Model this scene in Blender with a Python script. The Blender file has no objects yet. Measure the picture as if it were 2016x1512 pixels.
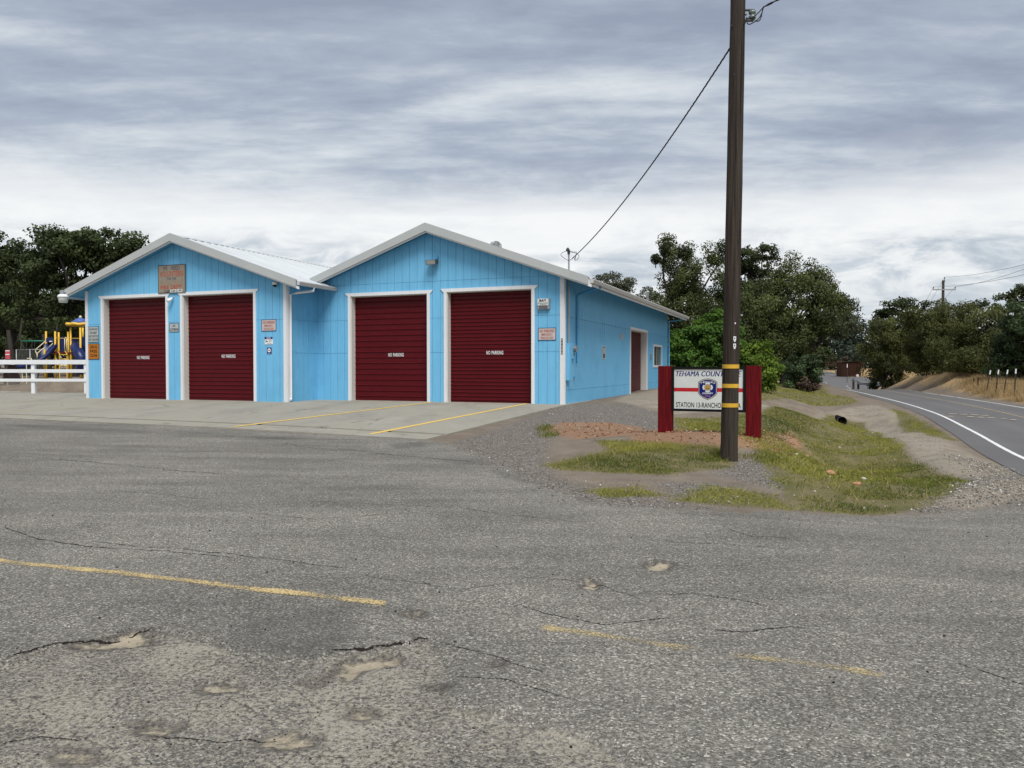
import bpy, bmesh, math, random
import numpy as np
from mathutils import Matrix, Vector

# ------------------------------------------------------------------ camera, sky, sun, exposure
scene = bpy.context.scene
C = scene.collection
rng = np.random.default_rng(7)
random.seed(7)
FPX, PCX, PCY = 1514.0, 1008.0, 756.0           # focal length and centre of the 2016 x 1512 photograph
PITCH = math.atan(32 / FPX)
CAMZ = 1.2
cam_d = bpy.data.cameras.new('camera')
cam_d.sensor_width = 36.0
cam_d.lens = 36.0 * FPX / 2016.0
cam_d.clip_end = 5000
cam = bpy.data.objects.new('camera', cam_d)
C.objects.link(cam)
cam.location = (0, 0, CAMZ)
cam.rotation_euler = (math.pi / 2 - PITCH, 0, 0)
scene.camera = cam

SUN_ELEV, SUN_AZ = math.radians(54), math.radians(166)    # azimuth clockwise from +Y: behind the camera, a little to its right
world = bpy.data.worlds.new('World')
scene.world = world
world.use_nodes = True


def build_sky():
    nt = world.node_tree
    nt.nodes.clear()
    N, L = nt.nodes.new, nt.links.new

    def math_(op, a, b=None, clamp=False):
        n = N('ShaderNodeMath'); n.operation = op; n.use_clamp = clamp
        for i, v in enumerate((a, b)):
            if v is None: continue
            if isinstance(v, (int, float)): n.inputs[i].default_value = v
            else: L(v, n.inputs[i])
        return n.outputs[0]

    def ramp(fac, stops):
        n = N('ShaderNodeValToRGB')
        el = n.color_ramp.elements
        while len(el) < len(stops): el.new(0.5)
        for e, (p, c) in zip(el, stops):
            e.position = p
            e.color = (c, c, c, 1) if isinstance(c, (int, float)) else (*c, 1)
        L(fac, n.inputs[0])
        return n.outputs[0]

    def mix(f, a, b):
        n = N('ShaderNodeMix'); n.data_type = 'RGBA'
        if isinstance(f, (int, float)): n.inputs[0].default_value = f
        else: L(f, n.inputs[0])
        for i, v in ((6, a), (7, b)):
            if isinstance(v, tuple): n.inputs[i].default_value = (*v, 1)
            else: L(v, n.inputs[i])
        return n.outputs[2]
    tc = N('ShaderNodeTexCoord')
    sep = N('ShaderNodeSeparateXYZ'); L(tc.outputs['Generated'], sep.inputs[0])
    zc = math_('MAXIMUM', sep.outputs[2], 0.0)
    den = math_('ADD', zc, 0.075)

    def cloud(sx, sy, scale, detail, rough, dist, shift=0.0, rot=0.0):
        px, py = math_('DIVIDE', sep.outputs[0], den), math_('DIVIDE', sep.outputs[1], den)
        cb = N('ShaderNodeCombineXYZ'); L(px, cb.inputs[0]); L(py, cb.inputs[1])
        mp = N('ShaderNodeMapping'); L(cb.outputs[0], mp.inputs[0])
        mp.inputs['Rotation'].default_value = (0, 0, rot)
        mp.inputs['Scale'].default_value = (sx, sy, 1)
        mp.inputs['Location'].default_value = (shift, shift * .7, shift * .3)
        n = N('ShaderNodeTexNoise'); n.inputs['Scale'].default_value = scale
        n.inputs['Detail'].default_value = detail; n.inputs['Roughness'].default_value = rough
        n.inputs['Distortion'].default_value = dist
        L(mp.outputs[0], n.inputs['Vector'])
        return n.outputs[0]
    broad = cloud(.30, 1.0, .62, 5, .52, .35, 3.1, .16)          # long bands of stratus
    mid = cloud(.36, 1.0, 1.7, 7, .56, .25, 8.4, .14)
    fine = cloud(.5, 1.0, 6.0, 7, .62, .2, 1.7, .18)
    s1 = math_('MULTIPLY', broad, .46)
    s2 = math_('MULTIPLY', mid, .37)
    s3 = math_('MULTIPLY', fine, .17)
    tot = math_('ADD', math_('ADD', s1, s2), s3)
    deck = ramp(tot, [(.40, (.275, .315, .405)), (.47, (.34, .388, .49)), (.52, (.43, .485, .58)), (.56, (.58, .635, .70)), (.62, (.80, .835, .86))])
    # puffy, brighter layer low over the horizon, with the thin clear band above it
    cb2 = N('ShaderNodeMapping'); L(tc.outputs['Generated'], cb2.inputs[0])
    cb2.inputs['Scale'].default_value = (5.5, 5.5, 17)
    n2 = N('ShaderNodeTexNoise'); n2.inputs['Scale'].default_value = 1.9; n2.inputs['Detail'].default_value = 8
    n2.inputs['Roughness'].default_value = .64; n2.inputs['Distortion'].default_value = .35
    L(cb2.outputs[0], n2.inputs['Vector'])
    low = ramp(n2.outputs[0], [(.36, (.50, .56, .63)), (.45, (.65, .695, .745)), (.52, (.83, .855, .875)), (.62, (.97, .975, .97))])
    # wavering elevation decides between the two layers
    wob = math_('MULTIPLY', math_('SUBTRACT', mid, .5), .07)
    wob2 = math_('MULTIPLY', math_('SUBTRACT', broad, .5), .06)
    el = math_('ADD', math_('ADD', sep.outputs[2], wob), wob2)
    lowfac = ramp(el, [(.190, 1.0), (.222, .45), (.262, 0.0)])
    band = ramp(el, [(.135, 0.0), (.175, .95), (.215, .95), (.24, 0.0)])
    low2 = mix(math_('MULTIPLY', band, .88), low, (.985, .99, .985))
    cl = mix(lowfac, deck, low2)
    hz = ramp(sep.outputs[2], [(0.0, .7), (.06, .4), (.12, 0.0)])
    cl = mix(hz, cl, (.64, .70, .755))
    sky = N('ShaderNodeTexSky'); sky.sky_type = 'NISHITA'; sky.sun_disc = False
    sky.sun_elevation = SUN_ELEV; sky.sun_rotation = SUN_AZ
    vm = N('ShaderNodeVectorMath'); vm.operation = 'SCALE'; L(cl, vm.inputs[0])
    vm.inputs['Scale'].default_value = 10.0 * SKY_GAIN
    out_c = mix(.96, sky.outputs[0], vm.outputs[0])              # a little of the clear sky behind the overcast
    bg = N('ShaderNodeBackground'); bg.inputs['Strength'].default_value = 0.1
    L(out_c, bg.inputs['Color'])
    out = N('ShaderNodeOutputWorld'); L(bg.outputs[0], out.inputs[0])


EXPOSURE = 1.28
SKY_GAIN = 0.95 / 2 ** EXPOSURE
build_sky()
sun_d = bpy.data.lights.new('sun', 'SUN')
sun_d.energy = 1.5
sun_d.angle = math.radians(30)
sun_d.color = (1.0, .965, .91)
sun = bpy.data.objects.new('sun', sun_d)
C.objects.link(sun)
sd = Vector((math.sin(SUN_AZ) * math.cos(SUN_ELEV), math.cos(SUN_AZ) * math.cos(SUN_ELEV), math.sin(SUN_ELEV)))
sun.rotation_euler = sd.to_track_quat('Z', 'Y').to_euler()
vs = scene.view_settings
vs.view_transform = 'Standard'
vs.look = 'None'
vs.exposure = EXPOSURE
vs.gamma = 1
vs.use_curve_mapping = False
scene.render.resolution_x, scene.render.resolution_y = 1024, 768

# ------------------------------------------------------------------ from the photograph to the place
def ray(px, py):
    a, b = (px - PCX) / FPX, -(py - PCY) / FPX
    c, s = math.cos(PITCH), math.sin(PITCH)
    return np.array([a, c + b * s, -s + b * c])


def on_level(px, py, z):
    d = ray(px, py)
    t = (z - CAMZ) / d[2]
    return np.array([0, 0, CAMZ]) + t * d


def at_depth(px, py, Y):
    d = ray(px, py)
    return np.array([0, 0, CAMZ]) + d * (Y / d[1])


TH = math.atan(599 / FPX)                       # the station is turned this far from the view
P0 = on_level(1109, 795.5, 0.0)                 # its front right corner
RU = np.array([math.cos(TH), -math.sin(TH), 0])
RV = np.array([math.sin(TH), math.cos(TH), 0])


def B(u, v, z=0.0):
    return np.array([P0[0], P0[1], 0]) + u * RU + v * RV + np.array([0, 0, z])


def to_uv(x, y):
    dx, dy = x - P0[0], y - P0[1]
    return dx * RU[0] + dy * RU[1], dx * RV[0] + dy * RV[1]


# ------------------------------------------------------------------ mesh helpers
def link(name, me, mat=None, parent=None, smooth=False):
    o = bpy.data.objects.new(name, me)
    C.objects.link(o)
    if mat is not None and not me.materials:
        for m in (mat if isinstance(mat, (list, tuple)) else [mat]):
            me.materials.append(m)
    if smooth:
        me.polygons.foreach_set('use_smooth', [True] * len(me.polygons))
    if parent is not None: o.parent = parent
    return o


def raw_mesh(name, verts, faces, k):
    """verts (N,3), faces (M,k) numpy arrays"""
    me = bpy.data.meshes.new(name)
    verts = np.ascontiguousarray(verts, dtype=np.float32)
    faces = np.ascontiguousarray(faces, dtype=np.int32)
    me.vertices.add(len(verts)); me.vertices.foreach_set('co', verts.ravel())
    me.loops.add(faces.size); me.loops.foreach_set('vertex_index', faces.ravel())
    me.polygons.add(len(faces))
    me.polygons.foreach_set('loop_start', np.arange(0, faces.size, k, dtype=np.int32))
    me.polygons.foreach_set('loop_total', np.full(len(faces), k, dtype=np.int32))
    me.update(calc_edges=True)
    return me


class MB:
    def __init__(s):
        s.v, s.f, s.m = [], [], []

    def add(s, vs, fs, mi=0):
        b = len(s.v)
        s.v += [tuple(map(float, p)) for p in vs]
        s.f += [tuple(i + b for i in f) for f in fs]
        s.m += [mi] * len(fs)
        return s

    def box(s, x0, x1, y0, y1, z0, z1, mi=0):
        vs = [(x, y, z) for z in (z0, z1) for y in (y0, y1) for x in (x0, x1)]
        return s.add(vs, [(0, 2, 3, 1), (4, 5, 7, 6), (0, 1, 5, 4), (2, 6, 7, 3), (0, 4, 6, 2), (1, 3, 7, 5)], mi)

    def prism(s, poly, y0, y1, mi=0):
        """poly of (x,z) extruded along y"""
        n = len(poly)
        vs = [(x, y0, z) for x, z in poly] + [(x, y1, z) for x, z in poly]
        fs = [tuple(range(n)), tuple(reversed(range(n, 2 * n)))] + [(i, i + n, (i + 1) % n + n, (i + 1) % n) for i in range(n)]
        return s.add(vs, fs, mi)

    def tube(s, pts, r, n=8, cap=True, mi=0):
        pts = [np.array(p, float) for p in pts]
        rs = r if isinstance(r, (list, tuple, np.ndarray)) else [r] * len(pts)
        rings = []
        up = np.array([0, 0, 1.0])
        for i, p in enumerate(pts):
            d = pts[min(i + 1, len(pts) - 1)] - pts[max(i - 1, 0)]
            d = d / (np.linalg.norm(d) + 1e-9)
            a = np.cross(d, up if abs(d[2]) < .95 else np.array([1.0, 0, 0]))
            a /= np.linalg.norm(a) + 1e-9
            b = np.cross(d, a)
            rings.append([p + rs[i] * (math.cos(2 * math.pi * k / n) * a + math.sin(2 * math.pi * k / n) * b) for k in range(n)])
        vs = [q for rg in rings for q in rg]
        fs = [(i * n + k, i * n + (k + 1) % n, (i + 1) * n + (k + 1) % n, (i + 1) * n + k) for i in range(len(pts) - 1) for k in range(n)]
        if cap: fs += [tuple(reversed(range(n))), tuple(range((len(pts) - 1) * n, len(pts) * n))]
        return s.add(vs, fs, mi)

    def lathe(s, prof, c=(0, 0, 0), n=16, mi=0, wob=None):
        """prof: (r,z) from bottom to top about the z axis at c"""
        vs = []
        for r, z in prof:
            for k in range(n):
                a = 2 * math.pi * k / n
                rr, zz = r, z
                if wob: rr, zz = wob(r, z, a)
                vs.append((c[0] + rr * math.cos(a), c[1] + rr * math.sin(a), c[2] + zz))
        fs = [(i * n + k, i * n + (k + 1) % n, (i + 1) * n + (k + 1) % n, (i + 1) * n + k) for i in range(len(prof) - 1) for k in range(n)]
        fs += [tuple(reversed(range(n))), tuple(range((len(prof) - 1) * n, len(prof) * n))]
        return s.add(vs, fs, mi)

    def disc(s, x, y, z, r, n=24, mi=0, rz=None, a0=0, a1=2 * math.pi):
        """flat disc facing -y"""
        vs = [(x + r * math.cos(a0 + (a1 - a0) * k / n), y, z + (rz or r) * math.sin(a0 + (a1 - a0) * k / n)) for k in range(n)]
        return s.add(vs, [tuple(range(n))], mi)

    def poly(s, pts, y, mi=0):
        return s.add([(x, y, z) for x, z in pts], [tuple(range(len(pts)))], mi)

    def build(s, name, mat, parent=None, smooth=False, bevel=0.0):
        me = bpy.data.meshes.new(name)
        me.from_pydata(s.v, [], s.f)
        for m in (mat if isinstance(mat, (list, tuple)) else [mat]): me.materials.append(m)
        if any(s.m): me.polygons.foreach_set('material_index', s.m)
        bm = bmesh.new(); bm.from_mesh(me)
        bmesh.ops.recalc_face_normals(bm, faces=bm.faces)
        if bevel: bmesh.ops.bevel(bm, geom=bm.edges, offset=bevel, segments=1, affect='EDGES')
        bm.to_mesh(me); bm.free()
        o = link(name, me, None, parent, smooth)
        return o


def tag(o, label=None, cat=None, group=None, kind=None):
    if label: o['label'] = label
    if cat: o['category'] = cat
    if group: o['group'] = group
    if kind: o['kind'] = kind
    return o


def thing(name, label, cat, loc=(0, 0, 0), rz=0.0, group=None):
    o = bpy.data.objects.new(name, None)
    C.objects.link(o)
    o.location = tuple(float(c) for c in loc)
    o.rotation_euler = (0, 0, rz)
    return tag(o, label, cat, group)


def text_mesh(body, shear=0.0, bold=0.0, space=1.0, line=1.0):
    cu = bpy.data.curves.new('letters', 'FONT')
    cu.body = body; cu.shear = shear; cu.offset = bold; cu.space_character = space
    cu.space_line = line; cu.align_x = 'CENTER'; cu.resolution_u = 3
    o = bpy.data.objects.new('letters', cu)
    C.objects.link(o)
    dg = bpy.context.evaluated_depsgraph_get()
    me = bpy.data.meshes.new_from_object(o.evaluated_get(dg))
    bpy.data.objects.remove(o); bpy.data.curves.remove(cu)
    return me


def lettering(body, x0, x1, z0, z1, y, mat, parent, name='lettering', **kw):
    """words filling the box x0..x1, z0..z1 on the plane y, read from -y"""
    me = text_mesh(body, **kw)
    n = len(me.vertices)
    co = np.empty(n * 3, np.float32); me.vertices.foreach_get('co', co); co = co.reshape(-1, 3)
    lo, hi = co.min(0), co.max(0)
    out = np.zeros_like(co)
    out[:, 0] = x0 + (co[:, 0] - lo[0]) / (hi[0] - lo[0]) * (x1 - x0)
    out[:, 2] = z0 + (co[:, 1] - lo[1]) / (hi[1] - lo[1]) * (z1 - z0)
    out[:, 1] = y
    me.vertices.foreach_set('co', out.ravel()); me.update()
    me.materials.clear()
    return link(name, me, mat, parent)


# ------------------------------------------------------------------ materials
class NT:
    def __init__(s, name):
        s.m = bpy.data.materials.new(name); s.m.use_nodes = True
        s.t = s.m.node_tree
        s.b = s.t.nodes['Principled BSDF']
        s.out = s.t.nodes['Material Output']

    def n(s, typ, **kw):
        nd = s.t.nodes.new(typ)
        for k, v in kw.items():
            if hasattr(nd, k): setattr(nd, k, v)
            else: nd.inputs[k.replace('_', ' ')].default_value = v
        return nd

    def l(s, a, b): s.t.links.new(a, b)

    def set(s, sock, v):
        if isinstance(v, bpy.types.NodeSocket): s.l(v, sock)
        elif isinstance(v, (tuple, list)) and len(v) == 3 and sock.type == 'RGBA': sock.default_value = (*v, 1)
        else: sock.default_value = v

    def math(s, op, a, b=None, c=None, clamp=False):
        nd = s.t.nodes.new('ShaderNodeMath'); nd.operation = op; nd.use_clamp = clamp
        for i, v in enumerate((a, b, c)):
            if v is not None: s.set(nd.inputs[i], v)
        return nd.outputs[0]

    def mix(s, f, a, b, mode='MIX'):
        nd = s.t.nodes.new('ShaderNodeMix'); nd.data_type = 'RGBA'; nd.blend_type = mode
        s.set(nd.inputs[0], f); s.set(nd.inputs[6], a); s.set(nd.inputs[7], b)
        return nd.outputs[2]

    def ramp(s, f, stops, interp='LINEAR'):
        nd = s.t.nodes.new('ShaderNodeValToRGB'); el = nd.color_ramp.elements
        nd.color_ramp.interpolation = interp
        while len(el) < len(stops): el.new(.5)
        for e, (p, c) in zip(el, stops):
            e.position = p; e.color = (c, c, c, 1) if isinstance(c, (int, float)) else (*c, 1)
        s.l(f, nd.inputs[0])
        return nd.outputs[0]

    def coord(s, which='Object', scale=None, rot=None):
        tc = s.t.nodes.new('ShaderNodeTexCoord')
        o = tc.outputs[which]
        if scale or rot:
            mp = s.t.nodes.new('ShaderNodeMapping')
            if scale: mp.inputs['Scale'].default_value = scale
            if rot: mp.inputs['Rotation'].default_value = rot
            s.l(o, mp.inputs[0]); o = mp.outputs[0]
        return o

    def pos(s, scale=None):
        g = s.t.nodes.new('ShaderNodeNewGeometry'); o = g.outputs['Position']
        if scale:
            mp = s.t.nodes.new('ShaderNodeMapping'); mp.inputs['Scale'].default_value = scale
            s.l(o, mp.inputs[0]); o = mp.outputs[0]
        return o

    def noise(s, vec, scale, detail=4, rough=.55, dist=0.0):
        nd = s.t.nodes.new('ShaderNodeTexNoise')
        nd.inputs['Scale'].default_value = scale; nd.inputs['Detail'].default_value = detail
        nd.inputs['Roughness'].default_value = rough; nd.inputs['Distortion'].default_value = dist
        s.l(vec, nd.inputs['Vector'])
        return nd.outputs[0]

    def vor(s, vec, scale, feature='F1', out='Distance', rand=1.0):
        nd = s.t.nodes.new('ShaderNodeTexVoronoi'); nd.feature = feature
        nd.inputs['Scale'].default_value = scale; nd.inputs['Randomness'].default_value = rand
        s.l(vec, nd.inputs['Vector'])
        return nd.outputs[out]

    def bump(s, h, strength, dist):
        nd = s.t.nodes.new('ShaderNodeBump'); nd.inputs['Strength'].default_value = strength
        nd.inputs['Distance'].default_value = dist
        s.l(h, nd.inputs['Height'])
        s.l(nd.outputs[0], s.b.inputs['Normal'])
        return nd

    def done(s, col, rough=.7, spec=.3, metal=0.0):
        s.set(s.b.inputs['Base Color'], col); s.set(s.b.inputs['Roughness'], rough)
        s.b.inputs['Specular IOR Level'].default_value = spec; s.b.inputs['Metallic'].default_value = metal
        return s.m


def vscale(c, k): return tuple(min(1.0, x * k) for x in c)


def plain(name, col, rough=.6, var=.08, scale=6.0, spec=.3, metal=0.0, bump=0.0, stretch=None):
    t = NT(name)
    v = t.coord('Object', stretch)
    n = t.noise(v, scale, 5, .6)
    c = t.mix(t.math('MULTIPLY_ADD', n, 2.2, -.6, clamp=True), vscale(col, 1 - var), vscale(col, 1 + var))
    if bump: t.bump(n, .5, bump)
    return t.done(c, rough, spec, metal)


def paint(name, col, rough=.5, dirt=(.30, .27, .23), amt=.18, fade=.16):
    """painted wood: brush streaks down the board, dust low on the wall, a slight change from board to board"""
    t = NT(name)
    v = t.coord('Object')
    streak = t.noise(t.coord('Object', (14, 14, .9)), 2.0, 5, .6)
    blot = t.noise(v, .9, 4, .6)
    oi = t.n('ShaderNodeObjectInfo')
    k = t.math('MULTIPLY_ADD', oi.outputs['Random'], .07, .0)
    c = t.mix(t.math('MULTIPLY_ADD', streak, 1.6, -.35, clamp=True), vscale(col, .90), vscale(col, 1.07))
    c = t.mix(k, c, vscale(col, .55))
    c = t.mix(t.math('MULTIPLY', t.ramp(blot, [(.5, 0.0), (.72, 1.0)]), amt), c, dirt)
    run = t.noise(t.coord('Object', (5, 5, .35)), 1.3, 6, .68, .3)
    c = t.mix(t.math('MULTIPLY', t.ramp(run, [(.50, 0.0), (.72, 1.0)]), fade), c, vscale(tuple(min(1, x + .12) for x in col), 1.1))
    c = t.mix(t.math('MULTIPLY', t.ramp(run, [(.28, 1.0), (.42, 0.0)]), fade), c, vscale(col, .62))
    t.bump(streak, .35, .004)
    return t.done(c, rough, .2)


M = {}
BLUE = (.160, .462, .715)
M['blue'] = paint('blue_paint', BLUE, .55, (.10, .30, .48), .35)
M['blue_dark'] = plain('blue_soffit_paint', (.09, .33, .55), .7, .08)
M['white'] = paint('white_paint', (.70, .715, .73), .5, (.5, .48, .45), .12)
M['jamb'] = paint('jamb_paint', (.60, .58, .55), .6, (.45, .41, .36), .2)
M['metal_roof'] = plain('roof_metal', (.50, .53, .545), .55, .07, .8, .4)
M['rake'] = plain('rake_trim_metal', (.40, .42, .415), .5, .05, 1.2)
M['gutter'] = plain('gutter_metal', (.50, .49, .475), .5, .05, 3)
M['galv'] = plain('galvanised_metal', (.35, .36, .37), .45, .12, 9, .5, .6)
M['black'] = plain('black_plastic', (.008, .008, .009), .6, .1, 6, .1)
M['dark_metal'] = plain('dark_metal', (.05, .05, .055), .45, .15, 8, .5)
M['rubber'] = plain('cable_rubber', (.012, .012, .014), .6, .1)
M['white_plastic'] = plain('white_plastic', (.74, .75, .76), .4, .04)
M['lens'] = plain('lamp_lens', (.30, .31, .30), .2, .06, 20, .5)
M['sign_white'] = plain('sign_face_white', (.60, .63, .61), .5, .04, 4)
M['sign_cream'] = plain('sign_face_cream', (.50, .45, .42), .6, .10, 7)
M['sign_orange'] = plain('sign_face_orange', (.42, .145, .012), .6, .10, 6)
M['sign_grey'] = plain('sign_face_grey', (.38, .41, .40), .6, .08, 7)
M['ply'] = plain('weathered_plywood', (.25, .222, .175), .8, .16, 5, .2, 0, .002, (1, 1, 6))
M['ink_navy'] = plain('navy_ink', (.010, .016, .14), .7, .05, 6, .1)
M['ink_faded_navy'] = plain('faded_navy_paint', (.028, .032, .10), .7, .3, 14)
M['ink_faded_red'] = plain('faded_red_paint', (.38, .075, .04), .7, .3, 14)
M['ink_pale_red'] = plain('very_faded_red_paint', (.33, .19, .13), .8, .2, 14)
M['ink_black'] = plain('black_ink', (.006, .006, .008), .7, .05, 6, .1)
M['ink_red'] = plain('red_ink', (.33, .035, .03), .6, .12, 12)
M['red_stripe'] = plain('red_stripe', (.45, .012, .018), .5, .05)
M['gold'] = plain('gold_ink', (.45, .27, .07), .5, .1, 30)
M['purple_ink'] = plain('dull_pink_ink', (.30, .14, .22), .6, .1)
M['glass'] = plain('window_glass', (.02, .026, .03), .06, .2, 1.5, .6)
M['curtain'] = plain('curtain_cloth', (.30, .27, .24), .8, .1, 9, .2, 0, 0, (30, 1, 1))
M['yellow_plastic'] = plain('yellow_enamel', (.68, .42, .04), .42, .10, 5, .4)
M['cream_plastic'] = plain('cream_enamel', (.70, .62, .42), .45, .08, 5)
M['slide_blue'] = plain('blue_plastic', (.005, .015, .085), .35, .12, 2, .4)
M['roof_blue'] = plain('faded_blue_plastic', (.07, .12, .34), .5, .10, 3)
M['maroon'] = plain('maroon_plastic', (.10, .012, .018), .5, .15)
M['green_paint'] = plain('green_paint', (.02, .12, .08), .5, .15)
M['pink_red'] = plain('faded_red_board', (.46, .08, .10), .6, .12)
M['concrete_block'] = plain('concrete_block', (.28, .25, .21), .9, .15, 5)
M['brown_wood'] = plain('brown_wood', (.055, .035, .03), .8, .3, 8)
M['rust'] = plain('rusty_iron', (.045, .020, .012), .85, .35, 3, .2, 0, 0, (1, 1, .5))
M['steel_post'] = plain('rusty_fence_steel', (.04, .035, .03), .8, .25, 6)
M['yellow_band'] = plain('yellow_reflective_band', (.62, .36, .03), .45, .16, 9, .4)
M['bark'] = plain('oak_bark', (.036, .032, .027), .9, .35, 4, .1, 0, .02, (3, 3, .7))
M['rock_orange'] = plain('orange_rock', (.40, .22, .12), .9, .2, 12, .15, 0, .012)
M['rock_pale'] = plain('pale_rock', (.50, .45, .39), .9, .15, 12, .15, 0, .01)
M['pipe_dark'] = plain('corrugated_pipe', (.05, .05, .052), .6, .2, 6)
M['mesh_wire'] = plain('fence_wire', (.22, .24, .20), .5, .1, 5)
M['insulator'] = plain('grey_porcelain', (.16, .19, .17), .25, .1, 8, .5)
M['paper'] = plain('white_paper', (.75, .75, .73), .8, .03)


def m_door():
    t = NT('red_door_steel')
    v = t.coord('Object')
    n = t.noise(v, 1.4, 5, .6)
    fine = t.noise(t.coord('Object', (2, 2, 18)), 3, 4, .6)
    c = t.mix(n, (.066, .0030, .0055), (.088, .0048, .0085))
    c = t.mix(t.math('MULTIPLY', t.ramp(fine, [(.55, 0.0), (.8, 1.0)]), .18), c, (.20, .06, .06))
    t.bump(n, .3, .03)
    return t.done(c, .40, .14)


M['door_red'] = m_door()


def m_post_red():
    t = NT('red_stained_timber')
    g = t.noise(t.coord('Object', (16, 16, .9)), 2.2, 7, .65, .4)
    c = t.mix(t.ramp(g, [(.32, 0.0), (.62, 1.0)]), (.045, .0035, .005), (.15, .0085, .012))
    t.bump(g, .7, .012)
    return t.done(c, .8, .08)


M['post_red'] = m_post_red()


def m_pole():
    t = NT('creosoted_pole')
    g = t.noise(t.coord('Object', (22, 22, .55)), 1.5, 8, .68, .5)
    h = t.noise(t.coord('Object', (5, 5, .35)), 1.2, 5, .6)
    c = t.mix(t.ramp(g, [(.30, 0.0), (.70, 1.0)]), (.010, .008, .007), (.074, .056, .044))
    c = t.mix(t.math('MULTIPLY', t.ramp(h, [(.45, 0.0), (.72, 1.0)]), .5), c, (.070, .062, .054))
    ck = t.noise(t.coord('Object', (26, 26, .22)), 1.1, 3, .5)
    c = t.mix(t.ramp(ck, [(.30, 1.0), (.36, 0.0)]), c, (.006, .005, .005))
    t.bump(g, .9, .02)
    return t.done(c, .85, .15)


M['pole'] = m_pole()


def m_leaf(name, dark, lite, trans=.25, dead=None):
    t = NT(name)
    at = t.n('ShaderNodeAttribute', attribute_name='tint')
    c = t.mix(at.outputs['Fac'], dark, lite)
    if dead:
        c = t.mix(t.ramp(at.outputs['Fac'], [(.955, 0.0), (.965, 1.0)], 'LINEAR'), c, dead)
    t.done(c, .62, .22)
    tr = t.n('ShaderNodeBsdfTranslucent')
    t.l(t.mix(.5, c, lite), tr.inputs['Color'])
    mx = t.n('ShaderNodeMixShader'); mx.inputs[0].default_value = trans
    t.l(t.b.outputs[0], mx.inputs[1]); t.l(tr.outputs[0], mx.inputs[2]); t.l(mx.outputs[0], t.out.inputs[0])
    return t.m


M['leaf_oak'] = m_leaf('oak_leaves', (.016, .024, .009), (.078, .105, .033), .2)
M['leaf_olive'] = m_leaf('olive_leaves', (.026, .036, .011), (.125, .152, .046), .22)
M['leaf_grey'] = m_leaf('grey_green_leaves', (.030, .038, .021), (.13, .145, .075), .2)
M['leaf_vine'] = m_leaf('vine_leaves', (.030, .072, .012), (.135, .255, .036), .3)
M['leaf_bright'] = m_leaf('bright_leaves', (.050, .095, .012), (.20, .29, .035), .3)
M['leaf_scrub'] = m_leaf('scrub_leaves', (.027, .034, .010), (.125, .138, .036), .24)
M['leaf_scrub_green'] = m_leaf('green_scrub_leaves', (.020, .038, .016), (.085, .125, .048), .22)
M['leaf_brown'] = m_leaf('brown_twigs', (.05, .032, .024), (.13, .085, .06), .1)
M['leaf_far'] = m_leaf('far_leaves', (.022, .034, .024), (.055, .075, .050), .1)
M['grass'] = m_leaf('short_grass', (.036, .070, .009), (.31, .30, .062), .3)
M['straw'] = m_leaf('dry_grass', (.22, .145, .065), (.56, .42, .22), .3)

# ------------------------------------------------------------------ the lie of the land
def apron_front(u): return np.interp(u, [-40, -26, -12, -4.6, .15], [-11.2, -10.9, -10.5, -10.4, -9.92])
def apron_drop(u): return np.interp(u, [-40, -26, -12, -4.6, .15], [-.08, -.08, -.10, -.16, -.30])


def apron_z(u, v):
    return apron_drop(u) * np.clip(v / apron_front(u), 0, 1.0)


ROAD = np.array([(-1.0, -40, -.6), (1.8, -20, -.62), (5.9, 0, -.68), (8.5, 9.2, -.80), (11.7, 17.5, -.88), (15.5, 26, -.9), (20.1, 36.9, -.9), (25.4, 52.1, -.9),
                 (33.4, 77.5, -.97), (38.5, 92, -1.6), (45, 108, -2.6), (54, 130, -3.1), (63, 150, -2.4), (72, 172, -1.35), (90, 220, -.25),
                 (109, 270, .8), (130, 330, 1.7), (150, 380, 2.0)], float)


def catmull(P, step):
    out = []
    Q = np.vstack([2 * P[0] - P[1], P, 2 * P[-1] - P[-2]])
    for i in range(1, len(Q) - 2):
        n = max(2, int(np.linalg.norm(Q[i + 1] - Q[i]) / step))
        for k in range(n):
            t = k / n
            out.append(.5 * ((2 * Q[i]) + (-Q[i - 1] + Q[i + 1]) * t + (2 * Q[i - 1] - 5 * Q[i] + 4 * Q[i + 1] - Q[i + 2]) * t * t
                             + (-Q[i - 1] + 3 * Q[i] - 3 * Q[i + 1] + Q[i + 2]) * t ** 3))
    out.append(Q[-2])
    return np.array(out)


RS = catmull(ROAD, 1.0)
RT = np.gradient(RS[:, :2], axis=0); RT /= np.linalg.norm(RT, axis=1)[:, None]
RN = np.stack([RT[:, 1], -RT[:, 0]], 1)          # to the right of travel

cps = []
def cp(px, py, z): cps.append(tuple(on_level(px, py, z)[:2]) + (z,))
def cw(x, y, z): cps.append((x, y, z))
for x, y, z in [(-14, -14, -.4), (0, -14, -.42), (-14, 0, -.36), (-7, 3, -.4), (-2, 3, -.4), (0, 3, -.4), (3, 3, -.42), (-7, 8, -.36), (-3, 6.5, -.39), (0, 6.5, -.4),
                (3, 6.5, -.43), (6, 8, -.52), (4.5, 5, -.46), (-14, 9, -.27), (-30, 8, -.2), (-50, 10, -.1), (-3, 10, -.37), (1, 10, -.4), (-9, 12, -.28)]: cw(x, y, z)
for u in (-40, -26, -19, -12, -8, -4.6, -2, .1):
    b = B(u, float(apron_front(u)) - .05); cw(b[0], b[1], float(apron_drop(u)) - .012)
    b = B(u, float(apron_front(u)) * .5); cw(b[0], b[1], float(apron_drop(u)) * .5)
    b = B(u, 0); cw(b[0], b[1], -.02)
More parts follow.
